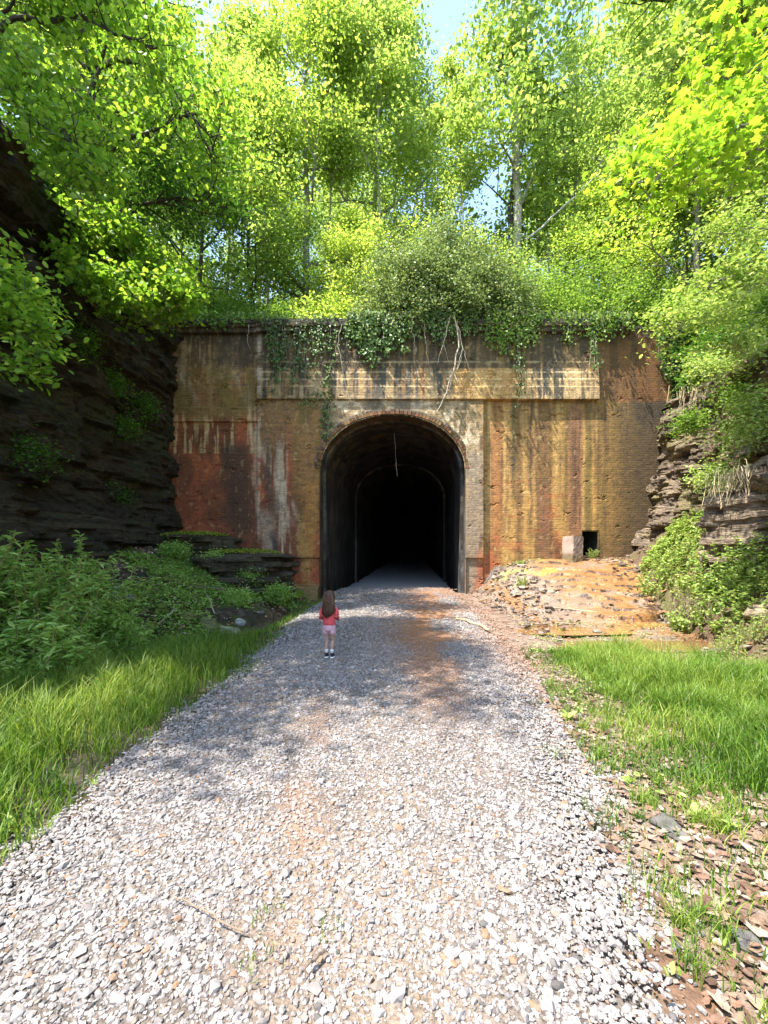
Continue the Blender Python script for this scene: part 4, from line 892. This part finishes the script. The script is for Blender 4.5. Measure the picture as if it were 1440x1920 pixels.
limb_tree('tree with pale stem and glossy leaves clinging below the top of the left cliff', [([(60, 640, 10), (120, 520, 9.8), (190, 470, 9.6), (280, 510, 9.3), (320, 580, 9.2)], .05, 8), ([(120, 520, 9.8), (200, 540, 9.3), (260, 600, 9.2)], .03, 8), ([(120, 530, 9.8), (160, 450, 9.4), (240, 440, 9.3)], .03, 7)], (.25, .22, .16), .10, 'heart', 'bigleaf', 33, 7, .18, L0=.75)
limb_tree('leafy branch at the left edge in front of the dark rock', [([(-120, 640, 5.2), (-30, 580, 5), (30, 600, 4.9), (70, 640, 4.9)], .02, 9), ([(-120, 560, 5.2), (-20, 540, 5), (20, 540, 5)], .02, 9)], BARKD, .085, 'oval', 'bigleaf', 34, 5, .14, L0=.5)
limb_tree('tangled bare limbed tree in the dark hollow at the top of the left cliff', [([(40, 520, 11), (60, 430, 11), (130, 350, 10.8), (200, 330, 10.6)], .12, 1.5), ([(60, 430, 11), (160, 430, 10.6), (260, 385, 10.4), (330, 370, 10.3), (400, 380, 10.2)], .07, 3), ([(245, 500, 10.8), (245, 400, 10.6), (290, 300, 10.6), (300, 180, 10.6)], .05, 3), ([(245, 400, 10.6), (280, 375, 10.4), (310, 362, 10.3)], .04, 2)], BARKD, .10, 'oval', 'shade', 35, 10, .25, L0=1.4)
# maple reaching in from the right
limb_tree('bright yellow maple branches reaching in from the upper right edge', [([(1560, 60, 7), (1460, 110, 6.8), (1380, 150, 6.6), (1310, 130, 6.5)], .04, 4), ([(1560, 160, 6.6), (1440, 210, 6.4), (1340, 260, 6.2), (1250, 320, 6.1), (1215, 380, 6.1)], .03, 5), ([(1560, 250, 6.6), (1470, 260, 6.4), (1380, 300, 6.3), (1300, 300, 6.2)], .03, 5), ([(1560, 120, 6.8), (1450, 150, 6.6), (1400, 230, 6.4)], .03, 4)], BARKG, .10, 'maple', 'maple', 41, 3, .19, L0=.75, lup=.7)
limb_tree('small tree with spreading bright leaves above the right cliff recess', [([(1500, 560, 8.5), (1430, 520, 8.3), (1370, 570, 8.2), (1290, 600, 8.1), (1265, 620, 8)], .025, 8), ([(1500, 480, 8.5), (1420, 490, 8.3), (1340, 530, 8.2)], .025, 8), ([(1420, 600, 8.3), (1400, 660, 8.2), (1360, 640, 8.1)], .015, 5), ([(1500, 430, 8.6), (1420, 420, 8.5), (1350, 440, 8.4)], .02, 7)], BARKG, .09, 'oval', 'herb', 42, 4, .16, L0=.6, lup=.75)
limb_tree('dark limb with leaves crossing the upper right corner', [([(1560, 20, 10), (1450, 50, 9.8), (1370, 90, 9.7), (1280, 110, 9.6)], .06, 5), ([(1560, -30, 10), (1420, -20, 9.8), (1300, 0, 9.6), (1200, -10, 9.6)], .05, 5)], BARKD, .13, 'oval', 'forest', 43, 8, .3, L0=1.4)

# the big vine mass on the parapet, and the shrubs along it
c_ = P(832, 600, 16.0)
vsum('vine_mass', c_[0], 15.9, 9.55, 3.1, 1.8, 3.9, 340, 26, .085, 'olive', 51, 'large rounded grey green mass of tangled vines on the parapet above the arch', 'vines', sig=.16, stem=.018, bark=(.16, .12, .09), zf=1, up=.35, power=.5)
for i, (px, Y, r, h, mn, lf, lab) in enumerate((
    (350, 16.4, 1.5, 2.2, 'shrub', .09, 'green shrub on the left end of the parapet'),
    (430, 16.6, 1.3, 2.0, 'shrub', .09, 'taller green shrub second from the left on the parapet'),
    (520, 16.4, 1.4, 1.3, 'shrub', .09, 'leafy shrub on the parapet under the grey trunk'),
    (625, 16.6, 1.5, 1.7, 'forest2', .10, 'bright yellow green shrub just left of the vine mass'),
    (700, 17.6, 2.1, 4.4, 'forest2', .10, 'bright feathery shrub rising behind the left side of the vine mass'),
    (800, 18.4, 2.3, 5.2, 'forest2', .10, 'tall feathery bush rising behind the top of the vine mass'),
    (930, 18.0, 2.1, 4.8, 'forest', .10, 'bush behind the right side of the vine mass'),
    (1000, 16.5, 1.8, 3.4, 'shrub', .09, 'green shrub on the parapet just right of the vine mass'),
    (1095, 16.5, 2.0, 3.4, 'shrub', .09, 'broad green shrub on the right half of the parapet'),
    (1185, 16.3, 1.7, 2.8, 'shrub', .09, 'dense green shrub near the right end of the parapet'),
    (1260, 16.0, 1.3, 2.3, 'shrub', .09, 'dark green shrub hiding the top right corner of the wall'))):
    x = (px-720)/F*Y; vsum('shrub', x, Y, hz(x, max(Y, 16))-.15, r, r*.8, h, 90, 13, lf, mn, 60+i, lab, sig=.16, zf=.9)
# shrubs on the hill slope behind and on the side cliffs
for i, (x, Y, r, h, mn, lab) in enumerate((
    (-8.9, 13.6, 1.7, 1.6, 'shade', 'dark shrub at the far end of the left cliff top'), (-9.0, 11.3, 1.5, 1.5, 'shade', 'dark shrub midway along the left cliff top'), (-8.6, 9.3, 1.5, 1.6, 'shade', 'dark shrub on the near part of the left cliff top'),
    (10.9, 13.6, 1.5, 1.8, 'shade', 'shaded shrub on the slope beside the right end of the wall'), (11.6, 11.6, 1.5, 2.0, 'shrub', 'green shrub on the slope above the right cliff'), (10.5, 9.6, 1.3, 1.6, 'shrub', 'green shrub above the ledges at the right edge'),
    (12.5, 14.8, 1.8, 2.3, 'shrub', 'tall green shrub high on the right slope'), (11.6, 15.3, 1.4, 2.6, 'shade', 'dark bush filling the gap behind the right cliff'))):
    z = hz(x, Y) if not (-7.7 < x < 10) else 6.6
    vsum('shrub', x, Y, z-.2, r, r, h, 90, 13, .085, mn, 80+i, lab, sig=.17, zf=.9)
rng = np.random.default_rng(6)
for i in range(26):
    Y = rng.uniform(20, 30); px = 300+ (i*61) % 1050+rng.uniform(-20, 20); x = (px-720)/F*Y
    if i == 0: sp = vsum('undergrowth_bush', 0, 0, 0, 1.8, 1.6, 2.2, 90, 13, .12, 'forest', 99, 'low leafy bush in the forest understorey above the wall', sig=.2, group='understorey bushes on the hill'); o = sp
    else: o = copy_tree(sp, (0, 0, 0), 0, 1)
    s = rng.uniform(.8, 1.3); o.location = (x, Y, hz(x, Y)-.2); o.rotation_euler = (0, 0, rng.uniform(0, 6)); o.scale = (s, s, s*rng.uniform(.8, 1.3))

# ivy and bare roots hanging down the wall
def ivy(label, x0, x1, z1, z0, n, leaf, per, seed, mname='ivy', taper=.5, yo=-.30, stemc=(.3, .26, .2), cat='ivy', out=.08):
    rng = np.random.default_rng(seed); xm = (x0+x1)/2; root = empty('hanging_ivy', (xm, YP+yo, z1), label, cat); tb = MB(); pos = []
    for k in range(n):
        x = rng.uniform(x0, x1); u = abs((x-xm)/max((x1-x0)/2, .01)); L = (z1-z0)*(1-taper*u**1.5)*rng.uniform(.45, 1.05)
        m = max(4, int(L*6)); p = wander((x-xm, rng.uniform(-.04, .05), .15), (x-xm+rng.normal(0, .15), rng.uniform(-.02, .12), -L), m, .05, rng)
        tube(tb, p, .007, 3, stemc, cap=False)
        q = int(L*per)+2; t = rng.random(q)**.85*(m-1); kk = np.minimum(t.astype(int), m-2); pos.append(p[kk]+(p[kk+1]-p[kk])*(t-kk)[:, None]+rng.normal(0, 1, (q, 3))*[.09, .03, .06]-[0, out*.5, 0])
    tb.build('stem', M['bark'], root); pos = np.concatenate(pos); lb = MB(); N_ = len(pos)
    d = np.tile([0, -.35, -1.], (N_, 1))+rng.normal(0, .45, (N_, 3)); leaves(lb, pos, leaf, 'heart', rng, d=d, nrm=np.tile([0, -1, .5], (N_, 1))); lb.build('foliage', M[mname], root)
X_ = lambda px: (px-720)/52; Z_ = lambda py: CH+(HOR-py)/52
ivy('thick curtain of shiny ivy hanging from the parapet left of the vine mass', X_(655), X_(765), Z_(600), Z_(695), 56, .10, 24, 1)
ivy('ivy hanging in a ragged tongue over the dark stepped courses on the left', X_(500), X_(585), Z_(606), Z_(755), 24, .085, 16, 2)
ivy('narrow pale leaved ivy strand between the two larger ivy curtains', X_(585), X_(635), Z_(604), Z_(720), 12, .08, 20, 3)
ivy('thin single ivy strand running down beside the left shoulder of the arch', X_(607), X_(617), Z_(700), Z_(840), 3, .08, 30, 4, taper=.1, yo=-.24)
ivy('short dark ivy fringe under the vine mass', X_(760), X_(890), Z_(596), Z_(660), 36, .09, 22, 5, yo=-.36)
ivy('leafy fringe hanging over the parapet right of the vine mass', X_(885), X_(1010), Z_(596), Z_(672), 44, .085, 24, 6, mname='shrub')
ivy('green fringe hanging over the right part of the parapet', X_(1010), X_(1180), Z_(600), Z_(650), 50, .085, 22, 7, mname='shrub')
ivy('thin ivy strand crossing the cream stained courses on the right', X_(966), X_(980), Z_(640), Z_(765), 4, .08, 16, 8, taper=.1)
ivy('short ivy strand at the right end of the stepped courses', X_(1100), X_(1112), Z_(640), Z_(720), 4, .085, 16, 9, taper=.1)
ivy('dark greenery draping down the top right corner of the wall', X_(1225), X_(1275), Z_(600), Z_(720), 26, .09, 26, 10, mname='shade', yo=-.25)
ivy('light leafy fringe along the left part of the parapet', X_(330), X_(500), Z_(603), Z_(622), 40, .08, 40, 12, mname='shrub', yo=-.36)
ivy('little mossy ivy patch above the left spandrel', X_(560), X_(598), Z_(745), Z_(775), 8, .06, 26, 13, yo=-.2)
for i, (pts, r, lab) in enumerate((([(850, 585), (862, 640), (852, 690), (838, 730), (820, 770)], .03, 'longest pale bare root hanging from the vine mass'), ([(856, 600), (868, 650), (858, 700)], .022, 'short forked root hanging beside the longest root'), ([(845, 590), (832, 640), (822, 680)], .02, 'bare root slanting left below the vine mass'), ([(770, 590), (776, 640), (780, 655)], .014, 'thin pale vine hanging at the left under the vine mass'), ([(795, 610), (800, 660), (808, 700)], .012, 'thin brown vine hanging under the middle of the vine mass'), ([(466, 610), (464, 640), (470, 655)], .012, 'single thin vine hanging on the upper left wall'), ([(640, 610), (632, 650), (655, 750), (690, 770)], .010, 'thin pale vine slanting down between the ivy curtains'))):
    rng = np.random.default_rng(200+i); pp = np.array([P(a, b, YP-.42) for a, b in pts]); t = np.linspace(0, len(pp)-1, 14); q = np.stack([np.interp(t, np.arange(len(pp)), pp[:, k]) for k in range(3)], 1)+rng.normal(0, .02, (14, 3))
    mb = MB(); tube(mb, q, r*np.linspace(1, .4, 14), 5, (.40, .34, .25) if i else (.48, .42, .32))
    if i < 3:
        for s in (-1, 1): tube(mb, wander(q[7], q[7]+[s*.22, -.03, -.75], 6, .04, rng), r*.5*np.linspace(1, .3, 6), 4, (.42, .36, .27))
    tag(mb.build('hanging_root', M['straw']), lab, 'root')

# ------------------------------------------------------------------ plants low in the cutting
def stemplant(name, cx, cy, cz, rx, ry, h, nstem, per, leaf, shape, mname, seed, label, cat='shrub', group=None, lean=.5, stemc=(.25, .2, .08)):
    """upright arching stems with leaves along them"""
    rng = np.random.default_rng(seed); root = empty(name, (cx, cy, cz), label, cat, group); tb = MB(); P_, D_ = [], []
    for k in range(nstem):
        a = rng.uniform(0, 2*PI); r = math.sqrt(rng.random()); bx, by = rx*r*math.cos(a), ry*r*math.sin(a); hh = h*rng.uniform(.6, 1.05)*(1-.45*r*r)
        L = lean*hh*rng.uniform(.3, 1); q = np.array([bx+L*math.cos(a)*r+rng.normal(0, .08)*h, by+L*math.sin(a)*r+rng.normal(0, .08)*h, hh])
        bz = gz(cx+bx, cy+by)-cz if cz < 3 else 0
        p = wander((bx, by, bz), q+[0, 0, bz], 8, .02*h, rng); tube(tb, p, .004+.003*h*np.linspace(1, .3, 8), 3, stemc, cap=False)
        n = int(per*hh/h)+2; t = (.2+.8*rng.random(n)**.7)*7; kk = np.minimum(t.astype(int), 6); P_.append(p[kk]+(p[kk+1]-p[kk])*(t-kk)[:, None])
        aa = rng.uniform(0, 2*PI, n); D_.append(np.stack([np.cos(aa), np.sin(aa), rng.uniform(-.3, .6, n)], 1))
    tb.build('stem', M['bark'], root); pos = np.concatenate(P_); d = np.concatenate(D_); lb = MB(); leaves(lb, pos, leaf, shape, rng, d=d, nrm=np.tile([0, 0, 1.], (len(d), 1))); lb.build('foliage', M[mname], root)
    return root
for i, (x, Y, rx, ry, h, ns, lab) in enumerate((
    (-4.85, 5.6, .75, .7, 1.75, 95, 'large bush of pointed leaves at the left edge, tallest of the bank bushes'), (-5.0, 6.9, .8, .7, 1.5, 80, 'pointed leaf bush behind the large bush on the left bank'),
    (-4.25, 5.0, .6, .55, 1.0, 70, 'low front part bush of pointed leaves above the left grass'), (-4.3, 6.6, .55, .6, .85, 55, 'small bush of pointed leaves beside the angular slab'), (-5.4, 4.9, .7, .6, 1.9, 60, 'tall bush of pointed leaves cut by the left edge'))):
    stemplant('leafy_bush', x, Y, gz(x, Y), rx, ry, h, ns, 60, .105, 'lance', 'bush', 300+i, lab)
for i, (px, py, r, h, lab) in enumerate(((1270, 1075, .75, .8, 'pale green leafy plants mounded on the right bank beside the orange shelf'), (1350, 1080, .8, .9, 'pale green mound of plants in the middle of the right bank'), (1425, 1060, .7, .9, 'pale green plants on the right bank at the right edge'), (1290, 1000, .55, .6, 'small leafy plants on the shelf below the dark rock'), (1370, 985, .7, .6, 'leafy plants higher on the right bank under the ledge'), (1330, 1125, .6, .5, 'low leafy plants at the foot of the right bank'), (1240, 1040, .5, .45, 'loose pale plants at the near end of the dark right rock'), (1400, 1120, .7, .6, 'leafy plants low on the right bank at the right edge'), (1430, 950, .7, .7, 'leafy plants at the right edge below the jutting ledge'))):
    x, y, z = atg(px, py); stemplant('bank_plant', x, y, z, r, r*.9, h, 120, 34, .07, 'oval', 'herb', 320+i, lab, 'plant')
for i, (px, py, r, h, lab) in enumerate(((1385, 1225, .35, .5, 'bright leafy plant between the muddy pool and the right edge'), (1290, 1180, .25, .25, 'small plant at the right end of the leaf strewn pool'), (980, 1100, .14, .35, 'little upright plant among the rubble right of the arch'), (1108, 1040, .15, .5, 'ferny plant growing out of the drain opening'), (975, 1062, .15, .25, 'tiny green plant at the foot of the right wall'), (1420, 1190, .4, .6, 'leafy plant in front of the smooth brown rock'))):
    x, y, z = atg(px, py)
    if px == 1108: x, y, z = 7.45, 15.2, 1.0
    stemplant('small_plant', x, y, z, r, r, h, 26, 16, .055, 'lance', 'herb', 340+i, lab, 'plant')
# clinging plants on the cliff faces
for i, (px, py, Y, r, lab, mn) in enumerate(((1330, 690, 10.2, .6, 'plants growing on the rock ledge below the dark recess', 'herb'), (1420, 660, 9.2, .6, 'plants on the upper ledge at the right edge', 'herb'), (1390, 830, 8.9, .75, 'bright plants spilling over the middle ledge at the right edge', 'herb'), (1340, 890, 9.6, .4, 'pale plants on the rock under the middle ledge', 'herb'), (1430, 760, 8.8, .6, 'plants on the rock between the upper and middle ledges', 'herb'), (1290, 790, 11.5, .35, 'small plant clinging to the dark right rock', 'shrub'), (1390, 740, 9.8, .5, 'leafy plant hanging beside the upper right ledge', 'shrub'),
    (205, 720, 11.5, .4, 'small leafy plant clinging high on the dark left rock', 'shade'), (225, 800, 12, .45, 'leafy plant clinging to the middle of the dark left rock', 'shade'), (265, 760, 13, .35, 'sparse plant near the wall corner on the left rock', 'shade'), (50, 860, 8.6, .5, 'leafy plant on the dark left rock above the bush', 'shade'), (210, 930, 12, .5, 'plant low on the dark left rock', 'shade'), (140, 640, 9.8, .5, 'plant trailing from the upper left rock', 'shade'))):
    q = P(px, py, Y)
    if px < 700: q[0] = min(q[0], 99); q = P(px, py, Y)
    vsum('cliff_plant', q[0], q[1], q[2]-.1, r, r*.8, r*.8, 18, 7, .07, mn, 360+i, lab, 'plant', sig=.2, stem=.006, floor=-.3)
for i, (px, py, Y, r, lab) in enumerate(((400, 1050, 12.2, .35, 'leafy plant in front of the left rock ledge'), (470, 1075, 12.0, .3, 'white flecked plant hanging over the edge of the left rock ledge'), (520, 1110, 11.6, .35, 'bright little plants between the ledge and the ditch'), (330, 1030, 12.2, .4, 'leafy plant at the left end of the rock ledge'), (440, 1120, 10.5, .3, 'low plant beside the rotting log'))):
    q = P(px, py, Y); vsum('ledge_plant', q[0], q[1], q[2]-.1, r, r*.8, r*.7, 26, 10, .055, 'bush', 390+i, lab, 'plant', sig=.12, stem=.005)
# dry hanging grass roots on the right ledges
for i, (px, py, Y, n, L, lab) in enumerate(((1385, 880, 8.5, 90, .75, 'clump of dry straw coloured roots hanging from the middle ledge at the right edge'), (1305, 728, 10.6, 60, .5, 'dry grass clump hanging off the ledge below the dark recess'), (1290, 1120, 7.9, 70, .45, 'dark tangled roots under the pale green mound of the right bank'))):
    rng = np.random.default_rng(400+i); mb = MB()
    for k in range(n):
        a = P(px, py, Y)+rng.normal(0, 1, 3)*[.26, .2, .07]; b = a+np.array([rng.normal(-.12, .18), rng.normal(-.1, .08), -L*rng.uniform(.4, 1)]); p = wander(a, b, 6, .02, rng); p[1:3, 2] += .06
        tube(mb, p, .004, 3, np.array([.46, .37, .22] if i < 2 else [.15, .10, .07])*rng.uniform(.6, 1.3), cap=False)
    tag(mb.build('dry_roots', M['straw']), lab, 'dry roots')

# grass
def blades(mb, x, y, z, h, wd, rng, bend=.45, seg=3):
    n = len(x); a = rng.uniform(0, 2*PI, n); pa = a+PI/2+rng.normal(0, .5, n); b = np.abs(rng.normal(bend, .25, n))*h
    V = []
    for i in range(seg+1):
        t = i/seg; cx = x+np.cos(a)*b*t**2; cy = y+np.sin(a)*b*t**2; cz = z+h*(t-.22*t**3); ww = wd*(1-t)**.7*.5 if i < seg else 0*wd
        V.append(np.stack([cx-np.cos(pa)*ww, cy-np.sin(pa)*ww, cz], 1)); V.append(np.stack([cx+np.cos(pa)*ww, cy+np.sin(pa)*ww, cz], 1))
    V = np.stack(V, 1); m = 2*(seg+1); f = np.array([[2*i, 2*i+1, 2*i+3, 2*i+2] for i in range(seg)]); r = np.clip(rng.normal(.45, .28, n)+1.1*(fbm(x*1.6, y*1.6, 88)-.5), 0, 1)
    mb.add(V.reshape(-1, 3), (f[None]+(np.arange(n)*m)[:, None, None]).reshape(-1, 4), np.repeat(np.stack([r, r, r], 1), m, 0))
def lawn():
    rng = np.random.default_rng(12)
    # left verge
    mb = MB(); n = 120000; y = 1.6+12.9*rng.random(n)**1.5; x = rng.uniform(-5.4, -1.4, n); e = xl(y)+(fbm(y*2.2, y*0, 7)-.5)*.5; d = xd(y)
    near = ss(8.5, 6.5, y); wid = np.where(y > 7.5, e-.35-.2*fbm(y*2, y*0, 5), 99)
    k = (x < e+.12) & (x > d-.35*near) & (x > np.where(y > 7.8, e-.75, -9)) & (rng.random(n) < (.3+.7*ss(0, .5, e-x))*(.4+.9*ss(.38, .62, fbm(x*5, y*5, 8)))) & (rng.random(n) < np.where(y > 8, .35, 1))
    x, y = x[k], y[k]; e = e[k]; h = (.10+.30*ss(0, .9, e-x)*ss(9, 7, y)*(.4+1.1*fbm(x*2.5, y*2.5, 66))+.05)*rng.uniform(.5, 1.3, len(x)); blades(mb, x, y, zg(x, y)-.03, h, rng.uniform(.005, .012, len(x)), rng)
    tag(mb.build('grass', M['grass']), 'lush green grass along the left side of the road', 'grass', kind='stuff')
    # right verge
    mb = MB(); n = 150000; y = 1.3+6.2*rng.random(n); x = rng.uniform(1.2, 5.6, n); b = xr(y)
    back = lin(x, [1.8, 3.3, 4.6, 6], [6.9, 6.9, 5.4, 4.6]); edge = lin(y, [1, 2, 2.5, 3.5, 5, 6.4, 8], [1.9, 1.95, 1.95, 1.95, 2.25, 2.35, 2.9])
    patch = fbm(x*1.7, y*1.7, 14); dens = ss(-.25, .7, x-edge+.5*(fbm(x*2, y*2, 15)-.5))*ss(.3, .5, patch+.08)*(.15+1.2*ss(.38, .62, fbm(x*5, y*5, 9)))+.07+.22*ss(.48, .62, fbm(x*2.6, y*2.6, 99))
    k = (y < back+(fbm(x*3, y*0, 5)-.5)*.5) & (x > b+.1) & (rng.random(n) < dens)
    k &= (rng.random(n) < .45+.55*ss(2.1, 3.0, y+.6*(x-1.8)))
    x, y = x[k], y[k]; h = (.09+.30*ss(0, 1.1, x-edge[k])*ss(.3, .6, patch[k]+.1)*(.4+1.1*fbm(x*2.5, y*2.5, 67)))*rng.uniform(.5, 1.35, len(x)); blades(mb, x, y, zg(x, y)-.03, h, rng.uniform(.005, .011, len(x)), rng)
    tag(mb.build('grass', M['grass']), 'bright sunlit grass on the right verge', 'grass', kind='stuff')
lawn()
# dead leaves
def litter():
    rng = np.random.default_rng(15); mb = MB()
    n = 46000; y = .9+8.6*rng.random(n)**1.3; x = rng.uniform(.7, 7.2, n); m = litter_mask(x, y)
    k = (rng.random(n) < m*(.45+.7*fbm(x*1.5, y*1.5, 19))) & (x < xb(y)+1.2) & (rng.random(n) < np.where(y > 6.6, .18, 1)); x, y = x[k], y[k]
    n = len(x); pal = np.array([(.44, .33, .25), (.52, .42, .34), (.30, .17, .11), (.38, .22, .15), (.20, .12, .08), (.50, .34, .24)]); c = pal[rng.integers(0, 6, n)]*rng.uniform(.3, .72, (n, 1))
    V, Fc = LEAF['oval']; V2, F2 = LEAF['maple']
    for q, (Vv, Ff, s0) in enumerate(((V, Fc, .042), (V2, F2, .058))):
        s = slice(q*int(n*.7), int(n*.7) if q == 0 else n); X, Y_, C_ = x[s], y[s], c[s]; nn = len(X); a = rng.uniform(0, 2*PI, nn)
        Vc = Vv.copy(); Vc[:, 2] += .25*(Vc[:, 0]-.5)**2+.5*Vc[:, 1]**2
        d = np.stack([np.cos(a), np.sin(a), rng.normal(0, .17, nn)], 1); d /= np.linalg.norm(d, axis=1)[:, None]; up = rng.normal(0, .2, (nn, 3))+[0, 0, 1]; z = up-(up*d).sum(1)[:, None]*d; z /= np.linalg.norm(z, axis=1)[:, None]; yy = np.cross(z, d)
        sz = s0*rng.uniform(.45, 1.3, nn); pos = np.stack([X, Y_, zg(X, Y_)-.03+.012], 1)
        v = (Vc[None, :, 0, None]*d[:, None]+Vc[None, :, 1, None]*yy[:, None]+Vc[None, :, 2, None]*z[:, None])*sz[:, None, None]+pos[:, None]
        Ff = np.array(Ff); mb.add(v.reshape(-1, 3), (Ff[None]+(np.arange(nn)*len(Vv))[:, None, None]).reshape(-1, Ff.shape[1]), np.repeat(C_, len(Vv), 0))
    # left bank
    n = 9000; y = rng.uniform(5, 15, n); x = rng.uniform(-7, -2.3, n); k = (x < xd(y)-.1) & (fbm(x*1.3, y*1.3, 23) > .47); x, y = x[k], y[k]; n = len(x); a = rng.uniform(0, 2*PI, n)
    d = np.stack([np.cos(a), np.sin(a), rng.normal(0, .3, n)], 1); d /= np.linalg.norm(d, axis=1)[:, None]; up = rng.normal(0, .35, (n, 3))+[0, 0, 1]; z = up-(up*d).sum(1)[:, None]*d; z /= np.linalg.norm(z, axis=1)[:, None]; yy = np.cross(z, d)
    v = (V[None, :, 0, None]*d[:, None]+V[None, :, 1, None]*yy[:, None]+V[None, :, 2, None]*z[:, None])*rng.uniform(.05, .11, n)[:, None, None]+np.stack([x, y, zg(x, y)-.015], 1)[:, None]
    Ff = np.array(Fc); mb.add(v.reshape(-1, 3), (Ff[None]+(np.arange(n)*6)[:, None, None]).reshape(-1, 4), np.repeat(pal[rng.integers(0, 6, n)]*rng.uniform(.6, 1.2, (n, 1)), 6, 0))
    tag(mb.build('leaf_litter', M['litter']), 'curled dead brown leaves scattered over the verges and banks', 'leaf litter', kind='stuff')
litter()
def cover():
    rng = np.random.default_rng(18); mb = MB(); n = 42000; y = rng.uniform(5.5, 15, n); x = rng.uniform(-7.2, -2.3, n); k = (x < xd(y)-.15) & (fbm(x*.9, y*.9, 27)+.1*fbm(x*5, y*5, 28) > .52); x, y = x[k], y[k]
    leaves(mb, np.stack([x, y, zg(x, y)+rng.uniform(0, .14, len(x))], 1), .065, 'oval', rng, up=.8)
    tag(mb.build('ground_cover', M['bush']), 'small leafy plants carpeting the left bank', 'ground cover', kind='stuff')
    mb = MB(); n = 9000; x = rng.uniform(1.6, 6.6, n); y = rng.uniform(1.4, 9.5, n); k = (x > xr(y)+.25) & (fbm(x*1.6, y*1.6, 29) > .55); x, y = x[k], y[k]
    leaves(mb, np.stack([x, y, zg(x, y)+rng.uniform(0, .05, len(x))], 1), .035, 'oval', rng, up=.75)
    tag(mb.build('ground_cover', M['herb']), 'tiny clover like leaves among the litter on the right verge', 'ground cover', kind='stuff')
    # moss cushions
    for i, (cx, cy, zz, rx, ry, lab) in enumerate(((-4.3, 13.1, 1.45, 1.1, 1.0, 'bright yellow green moss on top of the dark rock ledge'), (-3.0, 13.6, .1, .45, .8, 'moss and tiny plants by the ditch near the left foot of the wall'), (-6.0, 13.6, 2.0, 1.0, .9, 'moss on the flat slab at the foot of the left wall corner'))):
        n = 2600; a = rng.uniform(0, 2*PI, n); r = np.sqrt(rng.random(n)); X, Y = cx+rx*r*np.cos(a), cy+ry*r*np.sin(a); k = fbm(X*2, Y*2, 5) > .42; X, Y, r = X[k], Y[k], r[k]
        m2 = MB(); leaves(m2, np.stack([X, Y, zz+.10*(1-r*r)+rng.uniform(0, .05, len(X))], 1), .05, 'oval', rng, up=.4); tag(m2.build('moss', M['moss']), lab, 'moss', kind='stuff')
cover()
# scattered tufts among the dead leaves
rng = np.random.default_rng(91)
for i in range(80):
    y = 1.25+3.6*rng.random()**1.3; x = float(xr(y))+.15+rng.random()*(.9+.25*y); n = int(rng.integers(45, 80)); h = rng.uniform(.06, .19); mb = MB(); r_ = .006+h*.13
    blades(mb, x+rng.normal(0, r_, n), y+rng.normal(0, r_, n), np.full(n, gz(x, y)), h*rng.uniform(.5, 1.2, n), rng.uniform(.003, .007, n), rng, bend=.5)
    tag(mb.build('grass_tuft', M['grass']), 'loose grass tuft in the dead leaves of the right verge', 'grass tuft', 'grass tufts scattered in the leaf litter')
# single grass tufts and broad leaved weeds
rng = np.random.default_rng(50)
for i, (px, py, n, h, lab) in enumerate(((1150, 1560, 60, .20, 'dense grass tuft in the leaf litter at the gravel edge'), (1225, 1665, 50, .20, 'grass tuft below the flat grey stone'), (1285, 1740, 36, .16, 'sparse grass tuft near the lower right corner'), (1345, 1830, 44, .15, 'grass tuft lowest at the right edge'), (490, 1862, 24, .055, 'small green weed on the near gravel under the long twig'), (502, 1757, 26, .04, 'tiny green sprout on the gravel right of the long twig'), (1195, 1700, 16, .09, 'thin grass blades between gravel and dead leaves'), (1160, 1700, 30, .06, 'tiny tuft in the brown leaves beside the gravel'), (1200, 1800, 18, .05, 'small green tuft in the rusty leaf patch'), (615, 1800, 30, .035, 'tiny moss tuft on the gravel near the bottom centre'), (1045, 1430, 30, .09, 'small tuft at the right gravel edge'), (1010, 1330, 22, .08, 'small tuft where the gravel meets the right grass'))):
    x, y, z = atg(px, py); mb = MB(); r = .03+h*.25
    if xl(y) < x < xr(y): z = float(roadz(x, y))+.02
    blades(mb, x+rng.normal(0, r, n), y+rng.normal(0, r, n), np.full(n, z), h*rng.uniform(.6, 1.2, n), rng.uniform(.003, .006, n), rng, bend=.6)
    tag(mb.build('grass_tuft', M['grass']), lab, 'grass tuft')
for i, (px, py, n, s, lab) in enumerate(((1065, 1352, 9, .13, 'broad leaved rosette between the gravel and the right grass'), (1300, 1535, 7, .12, 'upright broad leaved weed beside the flat grey stone'), (1378, 1560, 6, .12, 'broad leaved weed near the right edge'), (1180, 1475, 6, .10, 'pale broad leaved weed in the right leaf litter'), (1215, 1500, 6, .08, 'small round leaved weed in the right litter'), (60, 1530, 6, .10, 'yellow green broad leaved weed at the left gravel edge'), (175, 1480, 8, .06, 'pale spindly weed growing in the left gravel edge'), (1360, 1790, 7, .07, 'round leaved weed in the bottom right corner'), (20, 1560, 7, .09, 'dark leaved weed at the left edge of the grass'), (315, 1215, 0, .1, ''), (1255, 1835, 5, .06, 'small weed among dead leaves at the bottom right'))):
    if n == 0: continue
    x, y, z = atg(px, py); mb = MB(); a = np.arange(n)*2.4+i; d = np.stack([np.cos(a), np.sin(a), rng.uniform(.3, 1.6, n)], 1)
    leaves(mb, np.tile([x, y, z+.02], (n, 1))+rng.normal(0, .012, (n, 3)), s*.62, 'oval', rng, d=d, nrm=np.tile([0, 0, 1.], (n, 1)), base=.75)
    tag(mb.build('weed', M['herb']), lab, 'weed')
